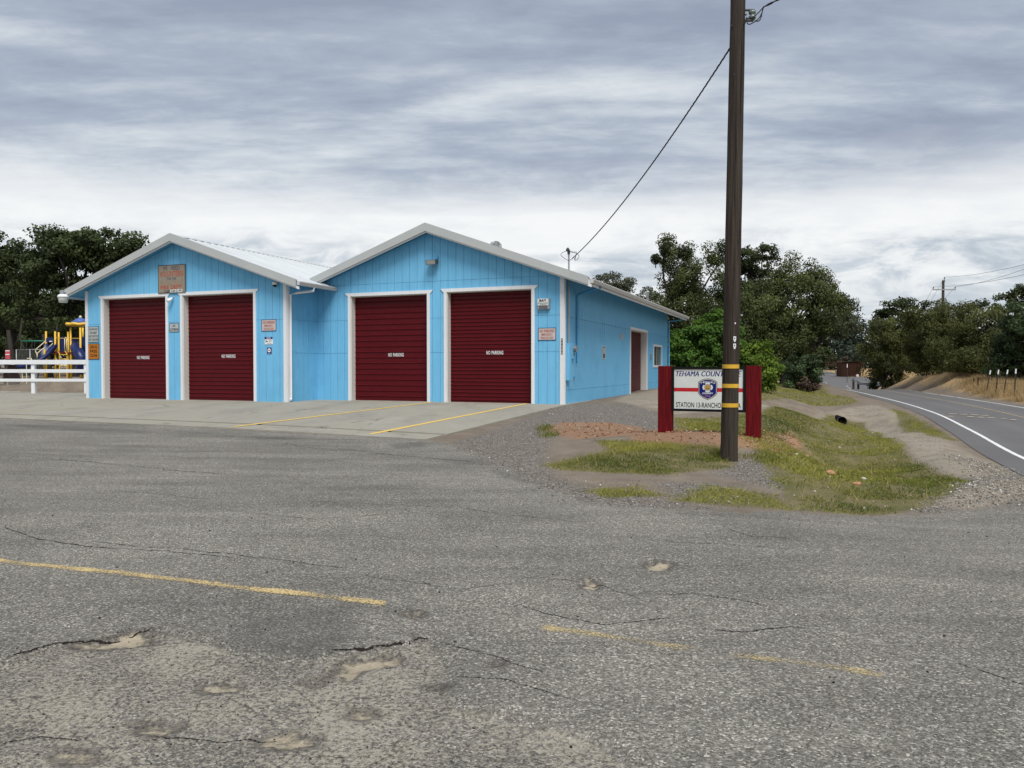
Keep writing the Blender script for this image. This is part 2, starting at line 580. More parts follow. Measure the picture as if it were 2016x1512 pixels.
for u, v, z in [(.35, -7, -.27), (.35, -4, -.17), (.35, -1, -.06), (.4, 5, .0), (.4, 10, .04), (.4, 19, .06), (-10, 10, 0), (-20, 10, .05), (-10, 25, .05), (3, -6, -.30), (3, 0, -.15),
                (6, 5, -.15), (6, 15, -.12), (4, 12, -.02), (2, 24, .05)]:
    b = B(u, v); cw(b[0], b[1], z)
for p in [(1309, 850, -.3), (1482, 860, -.35), (1435, 907, -.39), (1540, 868, -.33), (1130, 985, -.40), (1060, 890, -.31), (1300, 960, -.42), (1460, 975, -.42), (1250, 915, -.36),
          (1545, 950, -.45), (1560, 985, -.5), (1600, 828, -.5), (1520, 830, -.42), (1580, 860, -.52), (1575, 905, -.55),
          (1690, 1001, -.60), (1688, 965, -1.15), (1650, 932, -1.32), (1645, 890, -1.44), (1652, 860, -1.47), (1655, 842, -1.47), (1625, 930, -1.12), (1615, 895, -1.15), (1735, 948, -.92),
          (1700, 862, -.86), (1770, 880, -.82), (1850, 905, -.76), (1890, 950, -.62), (1830, 985, -.55), (1760, 930, -.85), (1720, 900, -1.0),
          (1500, 798, -.3), (1600, 800, -.55), (1655, 810, -.88), (1630, 812, -.80), (1680, 811, -.88), (1700, 800, -.86), (1750, 815, -.84), (1820, 850, -.84), (1950, 940, -.66),
          (1560, 760, -.2), (1600, 775, -.72), (1620, 780, -.95), (1540, 785, -.3)]: cp(*p)
for x, y, z in [(-22, 36, .40), (-40, 36, .42), (-60, 60, .5), (-35, 52, .36), (-28, 50, .33), (-20, 60, .4), (-60, 100, .8), (0, 80, .3), (0, 120, .5), (14, 47, .02), (18, 60, -.1), (22, 72, -.3),
                (30, 100, -1.2), (40, 130, -2.3), (-120, 60, .8), (-120, 0, .2), (60, 60, .4), (80, 40, .3), (60, 20, -.3), (30, 20, -.7), (25, 5, -.7), (30, -14, -.6),
                (42, 80, .15), (38, 72, .3), (36.5, 62, .1), (32, 45, -.52), (34, 55, -.25), (47, 92, -.45), (50, 80, .7), (46, 66, .5), (60, 100, .3), (44, 50, -.1),
                (70, 130, -1.8), (85, 170, -.1), (84, 190, .45), (95, 190, .5), (100, 220, .6), (110, 200, .8), (60, 170, -1.2), (75, 220, .2), (95, 270, 1.2), (130, 270, 1.5),
                (120, 140, .5), (150, 100, 1.0), (150, 30, .6)]: cw(x, y, z)
for k in range(14):
    a = 2 * math.pi * k / 14 + .2
    cw(420 * math.sin(a), 420 * math.cos(a), 2.0)
CPS = np.array(cps)


def _phi(r2): return np.where(r2 > 0, r2 * np.log(np.maximum(r2, 1e-12)) * .5, 0.0)


def _solve():
    n = len(CPS); S = 50.0
    X = CPS[:, :2] / S
    K = _phi(((X[:, None] - X[None]) ** 2).sum(-1)) + np.eye(n) * 2e-4
    P = np.hstack([np.ones((n, 1)), X])
    A = np.block([[K, P], [P.T, np.zeros((3, 3))]])
    return np.linalg.solve(A, np.concatenate([CPS[:, 2], np.zeros(3)])), X, S


_W, _X, _S = _solve()


def seg_poly_sdf(pts, poly):
    """signed distance, positive inside; pts (N,2), poly (K,2)"""
    poly = np.asarray(poly, float)
    d2 = np.full(len(pts), 1e18)
    inside = np.zeros(len(pts), bool)
    x, y = pts[:, 0], pts[:, 1]
    for i in range(len(poly)):
        a, b = poly[i], poly[(i + 1) % len(poly)]
        e = b - a
        t = np.clip(((pts - a) @ e) / (e @ e + 1e-12), 0, 1)
        q = pts - a - t[:, None] * e
        d2 = np.minimum(d2, (q * q).sum(1))
        cond = ((a[1] > y) != (b[1] > y))
        xi = a[0] + (y - a[1]) / (b[1] - a[1] + 1e-18) * (b[0] - a[0])
        inside ^= cond & (x < xi)
    d = np.sqrt(d2)
    return np.where(inside, d, -d)


def sstep(x, a, b):
    t = np.clip((x - a) / (b - a), 0, 1)
    return t * t * (3 - 2 * t)


def road_frame(x, y):
    """lateral offset from the left edge line (right positive) and road height"""
    off = np.empty(len(x)); rz = np.empty(len(x))
    for i in range(0, len(x), 20000):
        dx = x[i:i + 20000, None] - RS[None, :, 0]; dy = y[i:i + 20000, None] - RS[None, :, 1]
        j = (dx * dx + dy * dy).argmin(1); k = np.arange(len(j))
        off[i:i + 20000] = dx[k, j] * RN[j, 0] + dy[k, j] * RN[j, 1]
        rz[i:i + 20000] = RS[j, 2]
    return off, rz


ROAD_L, ROAD_R = -.72, 5.75
APRON = None


def value_noise(x, y, s, seed):
    x, y = x / s, y / s
    xi, yi = np.floor(x).astype(np.int64), np.floor(y).astype(np.int64)
    fx, fy = x - xi, y - yi
    fx, fy = fx * fx * (3 - 2 * fx), fy * fy * (3 - 2 * fy)
    def h(a, b):
        v = np.sin(a * 127.1 + b * 311.7 + seed * 74.7) * 43758.5453
        return v - np.floor(v)
    return (h(xi, yi) * (1 - fx) + h(xi + 1, yi) * fx) * (1 - fy) + (h(xi, yi + 1) * (1 - fx) + h(xi + 1, yi + 1) * fx) * fy


JP = np.array([at_depth(*p) for p in ((1606, 772, 130), (1742, 774, 130), (1752, 743, 178), (1700, 741, 185), (1652, 739, 196), (1640, 735, 212), (1622, 731, 222), (1606, 734, 205))])
JUNC = JP[:, :2]
_ja = np.linalg.lstsq(np.column_stack([JP[:, 0], JP[:, 1], np.ones(len(JP))]), JP[:, 2], rcond=None)[0]
def junction_z(x, y): return x * _ja[0] + y * _ja[1] + _ja[2]


HOLES = []          # (polygon, depth) filled below
WORN = None


def ground_z(x, y, holes=True):
    x = np.atleast_1d(np.asarray(x, float)); y = np.atleast_1d(np.asarray(y, float))
    z = np.empty(len(x))
    for i in range(0, len(x), 20000):
        q = np.stack([x[i:i + 20000], y[i:i + 20000]], 1) / _S
        r2 = ((q[:, None] - _X[None]) ** 2).sum(-1)
        z[i:i + 20000] = _phi(r2) @ _W[:len(_X)] + _W[-3] + q @ _W[-2:]
    far = np.hypot(x, y - 60)
    z = np.where(far > 380, z + (2.0 - z) * sstep(far, 380, 520), z)
    z += (value_noise(x, y, 2.3, 1) - .5) * .035 * sstep(np.hypot(x, y), 9, 20)
    for mx, my, mh, mr in ((44.7, 84, .55, 3.0), (39.8, 68, .75, 2.5), (47.5, 93, .5, 2.6)):
        z += mh * np.exp(-(((x - mx) - (y - my) * .4) ** 2 / (mr * mr) + (y - my) ** 2 / (mr * mr * 2.2)))
    off, rz = road_frame(x, y)
    lim = sstep(-off, -ROAD_L, -ROAD_L + 1.8) + sstep(off, ROAD_R, ROAD_R + 1.6)
    k = 1 - np.clip(lim, 0, 1)
    mouth = 1 - sstep(y, 9.0, 12.0)              # the lot runs flush into the road at the junction
    k = k * (1 - mouth) + mouth * (off > ROAD_L - .1) * (1 - sstep(off, ROAD_R, ROAD_R + 2))
    z = z * (1 - k) + (rz - .014) * k
    u, v = to_uv(x, y)
    ins = np.minimum(np.minimum(v - apron_front(u), .15 - u), 3 - v)
    z = np.where(ins > .03, np.minimum(z, apron_z(u, v) - .07), z)
    nj = (y > 100) & (y < 250) & (x > 30) & (x < 130)
    if nj.any():
        kj = sstep(seg_poly_sdf(np.stack([x[nj], y[nj]], 1), JUNC), -7, -1.0)
        z[nj] = z[nj] * (1 - kj) + np.minimum(z[nj], junction_z(x[nj], y[nj]) - .25) * kj
    if holes and WORN is not None:
        near = (y > 2.2) & (y < 9) & (np.abs(x) < 6)
        if near.any():
            p = np.stack([x[near], y[near]], 1)
            wob = (value_noise(p[:, 0], p[:, 1], .16, 5) - .5) * .10 + (value_noise(p[:, 0], p[:, 1], .06, 6) - .5) * .05
            dz = -.026 * sstep(seg_poly_sdf(p, WORN) + wob, -.02, .035)
            for poly, dep in HOLES:
                dz -= dep * sstep(seg_poly_sdf(p, poly) + wob * .5, -.015, .05)
            dz += (value_noise(p[:, 0], p[:, 1], .5, 9) - .5) * .012
            z[near] += dz
    return z


def G(x, y): return float(ground_z([x], [y])[0])


def hit(px, py):
    """where the line of sight through a point of the photograph meets the ground"""
    d = ray(px, py); t0, t = 2.5, 2.5
    for _ in range(400):
        p = np.array([0, 0, CAMZ]) + d * t
        if p[2] < float(ground_z([p[0]], [p[1]], False)[0]): break
        t0 = t; t *= 1.03
    for _ in range(18):
        m = .5 * (t0 + t); p = np.array([0, 0, CAMZ]) + d * m
        if p[2] < float(ground_z([p[0]], [p[1]], False)[0]): t = m
        else: t0 = m
    return (np.array([0, 0, CAMZ]) + d * t)[:2]


def area(*pts): return np.array([hit(*p) for p in pts])


WORN_ = area((-200, 1330), (0, 1296), (100, 1267), (200, 1257), (300, 1236), (420, 1262), (560, 1300), (655, 1283), (720, 1276), (800, 1264), (850, 1256), (880, 1300), (905, 1385), (1150, 1440), (1300, 1530), (-300, 1530))
def blob(px, py, rx, ry, n=11, seed=0):
    r = np.random.default_rng(seed)
    return area(*[(px + rx * (1 + .3 * r.uniform(-1, 1)) * math.cos(a), py + ry * (1 + .3 * r.uniform(-1, 1)) * math.sin(a)) for a in np.linspace(0, 2 * math.pi, n, endpoint=False)])
HOLES_ = [(blob(1297, 1112, 33, 10, seed=1), .035), (blob(1163, 1149, 24, 12, seed=2), .03), (blob(816, 1210, 26, 9, seed=3), .035),
          (area((597, 1335), (640, 1320), (672, 1292), (720, 1282), (790, 1278), (804, 1288), (780, 1302), (725, 1307), (704, 1326), (690, 1334), (662, 1322), (640, 1338), (604, 1348)), .032),
          (area((128, 1264), (200, 1255), (240, 1242), (300, 1236), (304, 1262), (230, 1270), (150, 1272)), .014),
          (blob(430, 1345, 46, 13, seed=5), .014), (blob(300, 1425, 60, 16, seed=6), .014), (blob(560, 1445, 70, 18, seed=7), .014), (blob(980, 1306, 20, 6, seed=8), .01), (blob(705, 1395, 40, 12, seed=9), .012), (blob(150, 1480, 50, 16, seed=10), .012),
          (area((838, 1338), (870, 1340), (898, 1350), (872, 1352), (850, 1350)), .008)]
WORN, HOLES = WORN_, HOLES_
LOT = np.vstack([[B(.15, -9.97)[:2]], area((905, 880), (985, 915), (1060, 955), (1130, 985), (1300, 1001), (1500, 1007), (1640, 1014), (1760, 1017), (1870, 1009), (1960, 997), (2040, 985)),
                 [(8.6, 11.3), (9.0, 11.6), (15, 10), (15, -30), (-70, -30), (-70, 25)], [B(-42, -4)[:2], B(-27, -4)[:2], B(-26, -10.95)[:2], B(-12, -10.55)[:2], B(-4.6, -10.45)[:2]]])
GRASS = [area((1075, 917), (1200, 888), (1320, 876), (1430, 878), (1440, 920), (1300, 934), (1200, 930), (1110, 925)),
         area((1330, 825), (1500, 812), (1640, 816), (1700, 832), (1735, 862), (1785, 900), (1830, 925), (1895, 948), (1862, 975), (1800, 1004), (1700, 1013), (1575, 1004), (1535, 955), (1500, 905), (1480, 868), (1340, 848)),
         area((1330, 985), (1400, 958), (1520, 975), (1570, 1005), (1450, 997)),
         area((1150, 965), (1250, 958), (1300, 975), (1200, 980)),
         area((1520, 752), (1620, 762), (1690, 792), (1640, 799), (1500, 789), (1490, 765)),
         area((1180, 868), (1330, 872), (1430, 885), (1300, 892), (1200, 885)), area((1755, 806), (1800, 820), (1880, 868), (1830, 858), (1770, 830))]
RED = [area((1070, 843), (1110, 832), (1200, 832), (1262, 842), (1240, 857), (1130, 864)),
       area((1240, 850), (1310, 846), (1430, 850), (1560, 850), (1575, 872), (1545, 892), (1470, 882), (1330, 876), (1250, 872))]
GRAVEL = [area((890, 872), (1112, 799), (1240, 795), (1310, 815), (1330, 838), (1250, 846), (1090, 852), (1070, 905), (1100, 945), (1300, 985), (1430, 1002), (1250, 1003), (1100, 990), (960, 925)),
          area((1800, 1012), (1850, 965), (1905, 930), (1870, 895), (2016, 925), (2100, 960), (2060, 995)),
          area((1440, 908), (1530, 905), (1550, 970), (1490, 955), (1410, 935)), area((1300, 950), (1450, 955), (1500, 985), (1330, 985))]
TAN = [area((1640, 813), (1725, 797), (1760, 808), (1800, 835), (1900, 893), (2000, 930), (1905, 940), (1860, 925), (1800, 895), (1750, 862), (1705, 830)),
       area((1480, 796), (1700, 799), (1760, 815), (1640, 815), (1480, 811)), area((1215, 790), (1240, 776), (1320, 765), (1480, 796), (1330, 815)),
       area((1860, 990), (1960, 945), (2060, 940), (2060, 985), (1900, 1000))]
STAIN = [area((10, 835), (60, 836), (290, 847), (295, 853), (180, 851), (60, 843)), area((120, 828), (180, 828), (180, 833), (125, 834)), area((500, 860), (580, 862), (575, 866), (510, 865)), area((765, 875), (830, 870), (840, 880), (780, 884)),
         area((860, 905), (1000, 905), (1030, 915), (900, 915)), area((960, 925), (1050, 930), (1100, 960), (1000, 945)), area((480, 1215), (690, 1190), (700, 1260), (600, 1300), (450, 1260)), area((0, 1370), (60, 1380), (70, 1440), (0, 1450))]


def lines_(spec):
    out = [spec[0][0]]
    for (a, b, h) in [(spec[i][0], spec[i + 1][0], spec[i][1]) for i in range(len(spec) - 1)]:
        if isinstance(h, tuple):                       # growing cells: (first, ratio)
            st, r = h; seq = [a]
            while seq[-1] + st < b: seq.append(seq[-1] + st); st *= r
            seq = np.array(seq); seq = a + (seq - a) / (seq[-1] - a + st * .5) * (b - a)
            out += list(seq[1:]) + [b]
        elif h < 0:                                    # shrinking cells towards b
            st = -h; seq = [0]
            while seq[-1] + st < b - a: seq.append(seq[-1] + st); st *= 1.07
            seq = np.array(seq); seq = seq / (seq[-1]) * (b - a)
            out += list(b - seq[::-1][1:])
        else:
            n = int(round((b - a) / h)); out += list(a + (b - a) * np.arange(1, n + 1) / n)
    return np.array(out)


GX = lines_([(-1200, -.13), (-12, .14), (-5, .05), (5, .14), (14, (.15, 1.08)), (1200, None)])
GY = lines_([(-60, -.06), (2.6, .05), (9.0, .14), (32, (.16, 1.06)), (1500, None)])
gx, gy = np.meshgrid(GX, GY)
px_, py_ = gx.ravel(), gy.ravel()
PZ = ground_z(px_, py_)
PT = np.stack([px_, py_], 1)


def near_sdf(polys, cap, lo=(-60, -40), hi=(60, 90)):
    d = np.full(len(PT), -cap)
    for poly in polys:
        a, b = poly.min(0) - cap, poly.max(0) + cap
        m = (PT[:, 0] > a[0]) & (PT[:, 0] < b[0]) & (PT[:, 1] > a[1]) & (PT[:, 1] < b[1])
        if m.any(): d[m] = np.maximum(d[m], np.clip(seg_poly_sdf(PT[m], poly), -cap, cap))
    return d


lot_sdf = np.clip(seg_poly_sdf(PT, LOT), -2, 2)
off_, _ = road_frame(px_, py_)
grass_m = sstep(near_sdf(GRASS, 1.0), -.35, .30)
grass_m = np.maximum(grass_m, .55 * sstep(-px_, 12, 30) * sstep(py_, 60, 75) * 0)
red_m = sstep(near_sdf(RED, 1.0), -.45, .35)
gravel_m = sstep(near_sdf(GRAVEL, 1.2), -.5, .4)
tan_m = sstep(near_sdf(TAN, 1.2), -.6, .4)
straw_m = sstep(off_, 6.1, 6.8) * sstep(py_, 20, 30)
straw_m = np.maximum(straw_m, sstep(py_, 120, 140) * sstep(px_, 0, 40))
worn_m = sstep(near_sdf([WORN], .6), -.04, .10)
hole_s = np.clip(near_sdf([h for h, _ in HOLES], .2), -.2, .2)
stain_m = sstep(near_sdf(STAIN, .5), -.12, .12)
dirt_bare = 1 - np.clip(grass_m + red_m + gravel_m + tan_m, 0, 1)


def m_ground():
    t = NT('ground_surface')
    P = t.pos()
    a = t.n('ShaderNodeAttribute', attribute_name='zone_a'); b = t.n('ShaderNodeAttribute', attribute_name='zone_b')
    sa = t.n('ShaderNodeSeparateColor'); t.l(a.outputs['Color'], sa.inputs[0])
    sb = t.n('ShaderNodeSeparateColor'); t.l(b.outputs['Color'], sb.inputs[0])
    lot, grass, red, gravel = sa.outputs[0], sa.outputs[1], sa.outputs[2], a.outputs['Alpha']
    tan, straw, worn, hole = sb.outputs[0], sb.outputs[1], sb.outputs[2], b.outputs['Alpha']
    c_ = t.n('ShaderNodeAttribute', attribute_name='stain')
    stain = c_.outputs['Fac']
    n_big = t.noise(P, .33, 4, .6)
    n_mid = t.noise(P, 1.9, 6, .62)
    n_fine = t.noise(P, 11, 6, .65)
    n_grit = t.noise(P, 46, 4, .7)

    def edge(mask, soft=.26, amp=1.15):              # ragged border instead of a drawn one
        w = t.math('ADD', mask, t.math('MULTIPLY', t.math('SUBTRACT', t.math('MULTIPLY_ADD', n_fine, .5, t.math('MULTIPLY', n_mid, .5)), .5), amp))
        return t.ramp(w, [(.5 - soft, 0.0), (.5 + soft, 1.0)])
    # stones of two sizes, shared by gravel and asphalt
    peb = t.vor(P, 52, 'F1', 'Color'); ps = t.n('ShaderNodeSeparateColor'); t.l(peb, ps.inputs[0])
    pebd = t.vor(P, 52, 'F1', 'Distance')
    agg = t.vor(P, 95, 'F1', 'Color'); ag = t.n('ShaderNodeSeparateColor'); t.l(agg, ag.inputs[0])
    aggd = t.vor(P, 95, 'F1', 'Distance')
    chip = t.vor(P, 190, 'F1', 'Color'); ch = t.n('ShaderNodeSeparateColor'); t.l(chip, ch.inputs[0])
    # earth
    dirt = t.mix(t.ramp(n_mid, [(.3, 0.0), (.7, 1.0)]), (.135, .108, .082), (.225, .185, .142))
    dirt = t.mix(t.math('MULTIPLY', t.ramp(n_grit, [(.5, 0.0), (.75, 1.0)]), .6), dirt, (.30, .265, .22))
    grv = t.ramp(ps.outputs[0], [(0.0, (.055, .050, .045)), (.45, (.125, .114, .100)), (.8, (.215, .195, .17)), (.95, (.38, .35, .315)), (1.0, (.55, .52, .48))])
    grv = t.mix(t.math('MULTIPLY', t.ramp(n_fine, [(.40, 0.0), (.60, 1.0)]), .6), grv, (.165, .140, .112))
    rd = t.mix(n_fine, (.19, .098, .055), (.35, .215, .13))
    rd = t.mix(t.math('MULTIPLY', t.ramp(n_mid, [(.46, 0.0), (.64, 1.0)]), .6), rd, (.20, .155, .11))
    rd = t.mix(t.math('MULTIPLY', t.ramp(n_grit, [(.52, 0.0), (.72, 1.0)]), .5), rd, (.47, .33, .23))
    tn = t.mix(n_fine, (.235, .20, .152), (.36, .315, .245))
    tn = t.mix(t.math('MULTIPLY', t.ramp(n_mid, [(.45, 0.0), (.62, 1.0)]), .55), tn, (.155, .132, .105))
    tn = t.mix(t.math('MULTIPLY', t.ramp(ps.outputs[1], [(.72, 0.0), (.85, 1.0)]), .45), tn, (.22, .20, .175))
    st = t.mix(n_fine, (.27, .175, .085), (.47, .34, .18))
    n_bl = t.noise(t.pos((1, 1, .3)), 95, 3, .75)
    gr = t.mix(t.ramp(n_mid, [(.35, 0.0), (.65, 1.0)]), (.075, .088, .020), (.205, .165, .07))
    gr = t.mix(t.ramp(n_bl, [(.40, .8), (.52, 0.0)]), gr, (.028, .030, .011))
    gr = t.mix(t.math('MULTIPLY', t.ramp(n_bl, [(.55, 0.0), (.68, 1.0)]), .7), gr, (.30, .27, .11))
    gr = t.mix(t.math('MULTIPLY', t.ramp(n_grit, [(.45, 0.0), (.7, 1.0)]), .5), gr, (.26, .215, .11))
    col = t.mix(edge(straw), dirt, st)
    col = t.mix(edge(gravel), col, grv)
    col = t.mix(edge(tan), col, tn)
    col = t.mix(t.math('MULTIPLY', edge(grass, .16, 1.2), .85), col, gr)
    col = t.mix(edge(red, .2, 1.1), col, rd)
    # asphalt: dark binder, pale chips
    asp = t.ramp(ag.outputs[0], [(0.0, .065), (.35, .122), (.7, .182), (.9, .26), (1.0, .44)])
    asp = t.mix(t.math('MULTIPLY', t.ramp(ch.outputs[1], [(.6, 0.0), (.95, 1.0)]), .3), asp, (.27, .26, .235))
    asp = t.mix(t.math('MULTIPLY', t.ramp(ch.outputs[0], [(.0, 1.0), (.22, 0.0)]), .45), asp, (.05, .047, .042))
    asp = t.mix(1.0, asp, (1.03, .975, .86), 'MULTIPLY')
    streak = t.noise(t.pos((.42, 2.2, 1)), .9, 6, .62, .4)
    k = t.math('ADD', t.math('MULTIPLY', t.ramp(n_big, [(.3, 0.0), (.7, 1.0)]), .42), t.math('MULTIPLY', t.ramp(streak, [(.28, 0.0), (.70, 1.0)]), .46))
    k = t.math('ADD', k, t.math('MULTIPLY', n_mid, .34))
    kk = t.math('ADD', k, .47)
    sc = t.n('ShaderNodeVectorMath', operation='SCALE'); t.l(asp, sc.inputs[0]); t.l(kk, sc.inputs['Scale'])
    asp = sc.outputs[0]
    asp = t.mix(t.math('MULTIPLY', t.ramp(n_fine, [(.55, 0.0), (.75, 1.0)]), .30), asp, (.20, .185, .16))
    asp = t.mix(t.math('MULTIPLY', edge(stain, .45, 1.2), .40), asp, (.066, .062, .058))
    fines = t.mix(n_grit, (.25, .226, .178), (.44, .405, .33))
    asp = t.mix(t.math('MULTIPLY', edge(worn, .2, .35), t.ramp(ag.outputs[2], [(.0, .8), (.3, 0.0)])), asp, (.045, .042, .038))
    gap = t.ramp(t.math('ADD', t.math('MULTIPLY', t.noise(P, 38, 4, .75), .80), t.math('MULTIPLY', n_mid, .32)), [(.53, 0.0), (.615, 1.0)])
    w_m = t.math('MULTIPLY', t.math('MULTIPLY', edge(worn, .2, .35), gap), .88)
    asp = t.mix(w_m, asp, fines)
    alw = t.n('ShaderNodeVectorMath', operation='ADD')
    nz = t.n('ShaderNodeTexNoise'); nz.inputs['Scale'].default_value = 2.6; nz.inputs['Detail'].default_value = 5; t.l(P, nz.inputs['Vector'])
    nzs = t.n('ShaderNodeVectorMath', operation='SCALE'); t.l(nz.outputs['Color'], nzs.inputs[0]); nzs.inputs['Scale'].default_value = .5
    t.l(P, alw.inputs[0]); t.l(nzs.outputs[0], alw.inputs[1])
    al = t.vor(alw.outputs[0], 2.1, 'DISTANCE_TO_EDGE')
    almask = t.math('MULTIPLY', t.ramp(al, [(.003, .8), (.012, 0.0)]), t.math('MULTIPLY', t.ramp(n_mid, [(.42, 0.0), (.56, 1.0)]), t.math('MULTIPLY_ADD', worn, .75, .12)))
    asp = t.mix(almask, asp, (.035, .030, .026))
    h_w = t.math('ADD', hole, t.math('MULTIPLY', t.math('SUBTRACT', n_fine, .5), .5))
    h_in = t.ramp(h_w, [(.56, 0.0), (.64, 1.0)])
    h_rim_shade = t.math('MULTIPLY', t.ramp(h_w, [(.40, 0.0), (.52, 1.0)]), .55)  # dark rim round the holes: shade put into the colour for relief
    asp = t.mix(h_rim_shade, asp, (.058, .05, .044))
    asp = t.mix(h_in, asp, t.mix(n_fine, (.27, .222, .15), (.46, .41, .315)))
    lw = t.math('ADD', lot, t.math('MULTIPLY', t.math('SUBTRACT', t.math('MULTIPLY_ADD', n_fine, .4, t.math('MULTIPLY', n_mid, .6)), .5), .42))
    l_in = t.ramp(lw, [(.485, 0.0), (.515, 1.0)])
    col = t.mix(l_in, col, asp)
    h = t.math('ADD', t.math('MULTIPLY', aggd, -.6), t.math('MULTIPLY', pebd, -.5))
    h = t.math('ADD', h, t.math('MULTIPLY', n_fine, 1.0))
    h = t.math('ADD', h, t.math('MULTIPLY', n_grit, .7))
    h = t.math('SUBTRACT', h, t.math('MULTIPLY', t.math('ADD', h_in, t.math('MULTIPLY', w_m, .22)), 2.6))
    t.bump(h, .55, .012)
    return t.done(col, .93, .18)


M['ground'] = m_ground()


def build_ground():
    nx, ny = len(GX), len(GY)
    idx = np.arange(nx * ny).reshape(ny, nx)
    quads = np.stack([idx[:-1, :-1], idx[:-1, 1:], idx[1:, 1:], idx[1:, :-1]], -1).reshape(-1, 4)
    co = np.stack([px_, py_, PZ], 1)
    za = np.stack([.5 + lot_sdf * .25, grass_m, red_m, gravel_m], 1)
    zb = np.stack([tan_m, straw_m, worn_m, .5 + hole_s * 2.5], 1)
    sel = lot_sdf[quads].max(1) > 0
    res = []
    for name, m in (('asphalt_lot', sel), ('ground', ~sel)):
        q = quads[m]
        used, inv = np.unique(q, return_inverse=True)
        me = raw_mesh(name, co[used], inv.reshape(q.shape), 4)
        for an, arr in (('zone_a', za), ('zone_b', zb)):
            at = me.attributes.new(an, 'FLOAT_COLOR', 'POINT'); at.data.foreach_set('color', arr[used].astype(np.float32).ravel())
        at = me.attributes.new('stain', 'FLOAT', 'POINT'); at.data.foreach_set('value', stain_m[used].astype(np.float32))
        o = link(name, me, M['ground'], None, True)
        tag(o, kind='structure')


build_ground()


# ------------------------------------------------------------------ ribbons laid on the ground: road, paint, cracks, painted lip shade
def ribbon(name, pts, half, mat, dz, zf=None, across=2, kind='structure', fade=0.0):
    """pts (N,2); half width number or array; height from zf(x,y) or the ground"""
    pts = np.asarray(pts, float)
    d = np.gradient(pts, axis=0); d /= np.linalg.norm(d, axis=1)[:, None] + 1e-9
    nrm = np.stack([d[:, 1], -d[:, 0]], 1)
    hw = np.broadcast_to(np.asarray(half, float), (len(pts),))
    ts = np.linspace(-1, 1, across + 1)
    V = pts[:, None, :] + nrm[:, None, :] * (hw[:, None, None] * ts[None, :, None])
    V = V.reshape(-1, 2)
    z = (ground_z(V[:, 0], V[:, 1]) if zf is None else zf(V[:, 0], V[:, 1])) + dz
    n, k = len(pts), across + 1
    idx = np.arange(n * k).reshape(n, k)
    q = np.stack([idx[:-1, :-1], idx[:-1, 1:], idx[1:, 1:], idx[1:, :-1]], -1).reshape(-1, 4)
    me = raw_mesh(name, np.column_stack([V, z]), q, 4)
    e = np.tile(np.abs(ts), n).reshape(n, k)
    if fade:
        s = np.concatenate([[0], np.cumsum(np.linalg.norm(np.diff(pts, axis=0), axis=1))])
        e = np.maximum(e, (1 - np.clip(np.minimum(s, s[-1] - s) / fade, 0, 1))[:, None])
    at = me.attributes.new('edge', 'FLOAT', 'POINT'); at.data.foreach_set('value', e.astype(np.float32).ravel())
    return tag(link(name, me, mat, None, True), kind=kind)


def m_paint_line(name, col, keep, scale=60):
    """road paint worn off the high stones: holes in a real sheet"""
    t = NT(name)
    P = t.pos()
    e = t.n('ShaderNodeAttribute', attribute_name='edge')
    n1 = t.noise(P, scale, 4, .7); n2 = t.noise(P, 2.2, 4, .6)
    v = t.math('ADD', t.math('MULTIPLY', n1, .62), t.math('MULTIPLY', n2, .38))
    v = t.math('SUBTRACT', v, t.math('MULTIPLY', t.math('POWER', e.outputs['Fac'], 3.0), .16))
    a = t.ramp(v, [(.5 - keep, 0.0), (.545 - keep, 1.0)])
    c = t.mix(t.noise(P, 30, 4, .6), vscale(col, .78), vscale(col, 1.15))
    t.done(c, .8, .2)
    t.set(t.b.inputs['Alpha'], a)
    return t.m


def m_road():
    t = NT('road_asphalt')
    P = t.pos()
    n1 = t.noise(P, .25, 5, .6); n2 = t.noise(P, 2.0, 6, .65); n3 = t.noise(P, 40, 4, .7)
    c = t.mix(n2, (.098, .096, .097), (.145, .141, .138))
    c = t.mix(t.ramp(n3, [(.4, 0.0), (.75, .8)]), c, (.17, .165, .16))
    e = t.n('ShaderNodeAttribute', attribute_name='edge')
    tr = t.math('ABSOLUTE', t.math('SUBTRACT', t.math('ABSOLUTE', t.math('SUBTRACT', e.outputs['Fac'], .5)), .22))
    c = t.mix(t.math('MULTIPLY', t.ramp(tr, [(0.0, 1.0), (.12, 0.0)]), .30), c, (.185, .178, .17))
    c = t.mix(t.math('MULTIPLY', t.ramp(n1, [(.45, 0.0), (.7, 1.0)]), .35), c, (.085, .083, .083))
    t.bump(n3, .4, .006)
    return t.done(c, .85, .25)


M['road'] = m_road()
M['line_white'] = m_paint_line('white_road_paint', (.74, .74, .72), .16, 30)
M['line_yellow'] = m_paint_line('yellow_road_paint', (.52, .40, .22), .08, 30)
M['line_lot'] = m_paint_line('worn_yellow_paint', (.56, .43, .21), .055, 75)
M['line_lot_faint'] = m_paint_line('very_worn_yellow_paint', (.50, .40, .21), .022, 75)
M['line_apron'] = m_paint_line('apron_yellow_paint', (.72, .49, .13), .22, 40)
M['line_apron_faint'] = m_paint_line('faint_apron_paint', (.56, .43, .18), .06, 40)
M['line_ghost'] = m_paint_line('ghost_road_paint', (.60, .50, .32), .10, 20)
M['crack'] = plain('crack_dirt_and_lip_shade', (.022, .019, .017), .95, .4, 30, .05)  # dirt in the cracks, and the shade painted along the overlay lips


def road_z(x, y):
    return road_frame(np.asarray(x), np.asarray(y))[1]


def road_pts(off, i0=0, i1=None): return RS[i0:i1, :2] + RN[i0:i1] * off


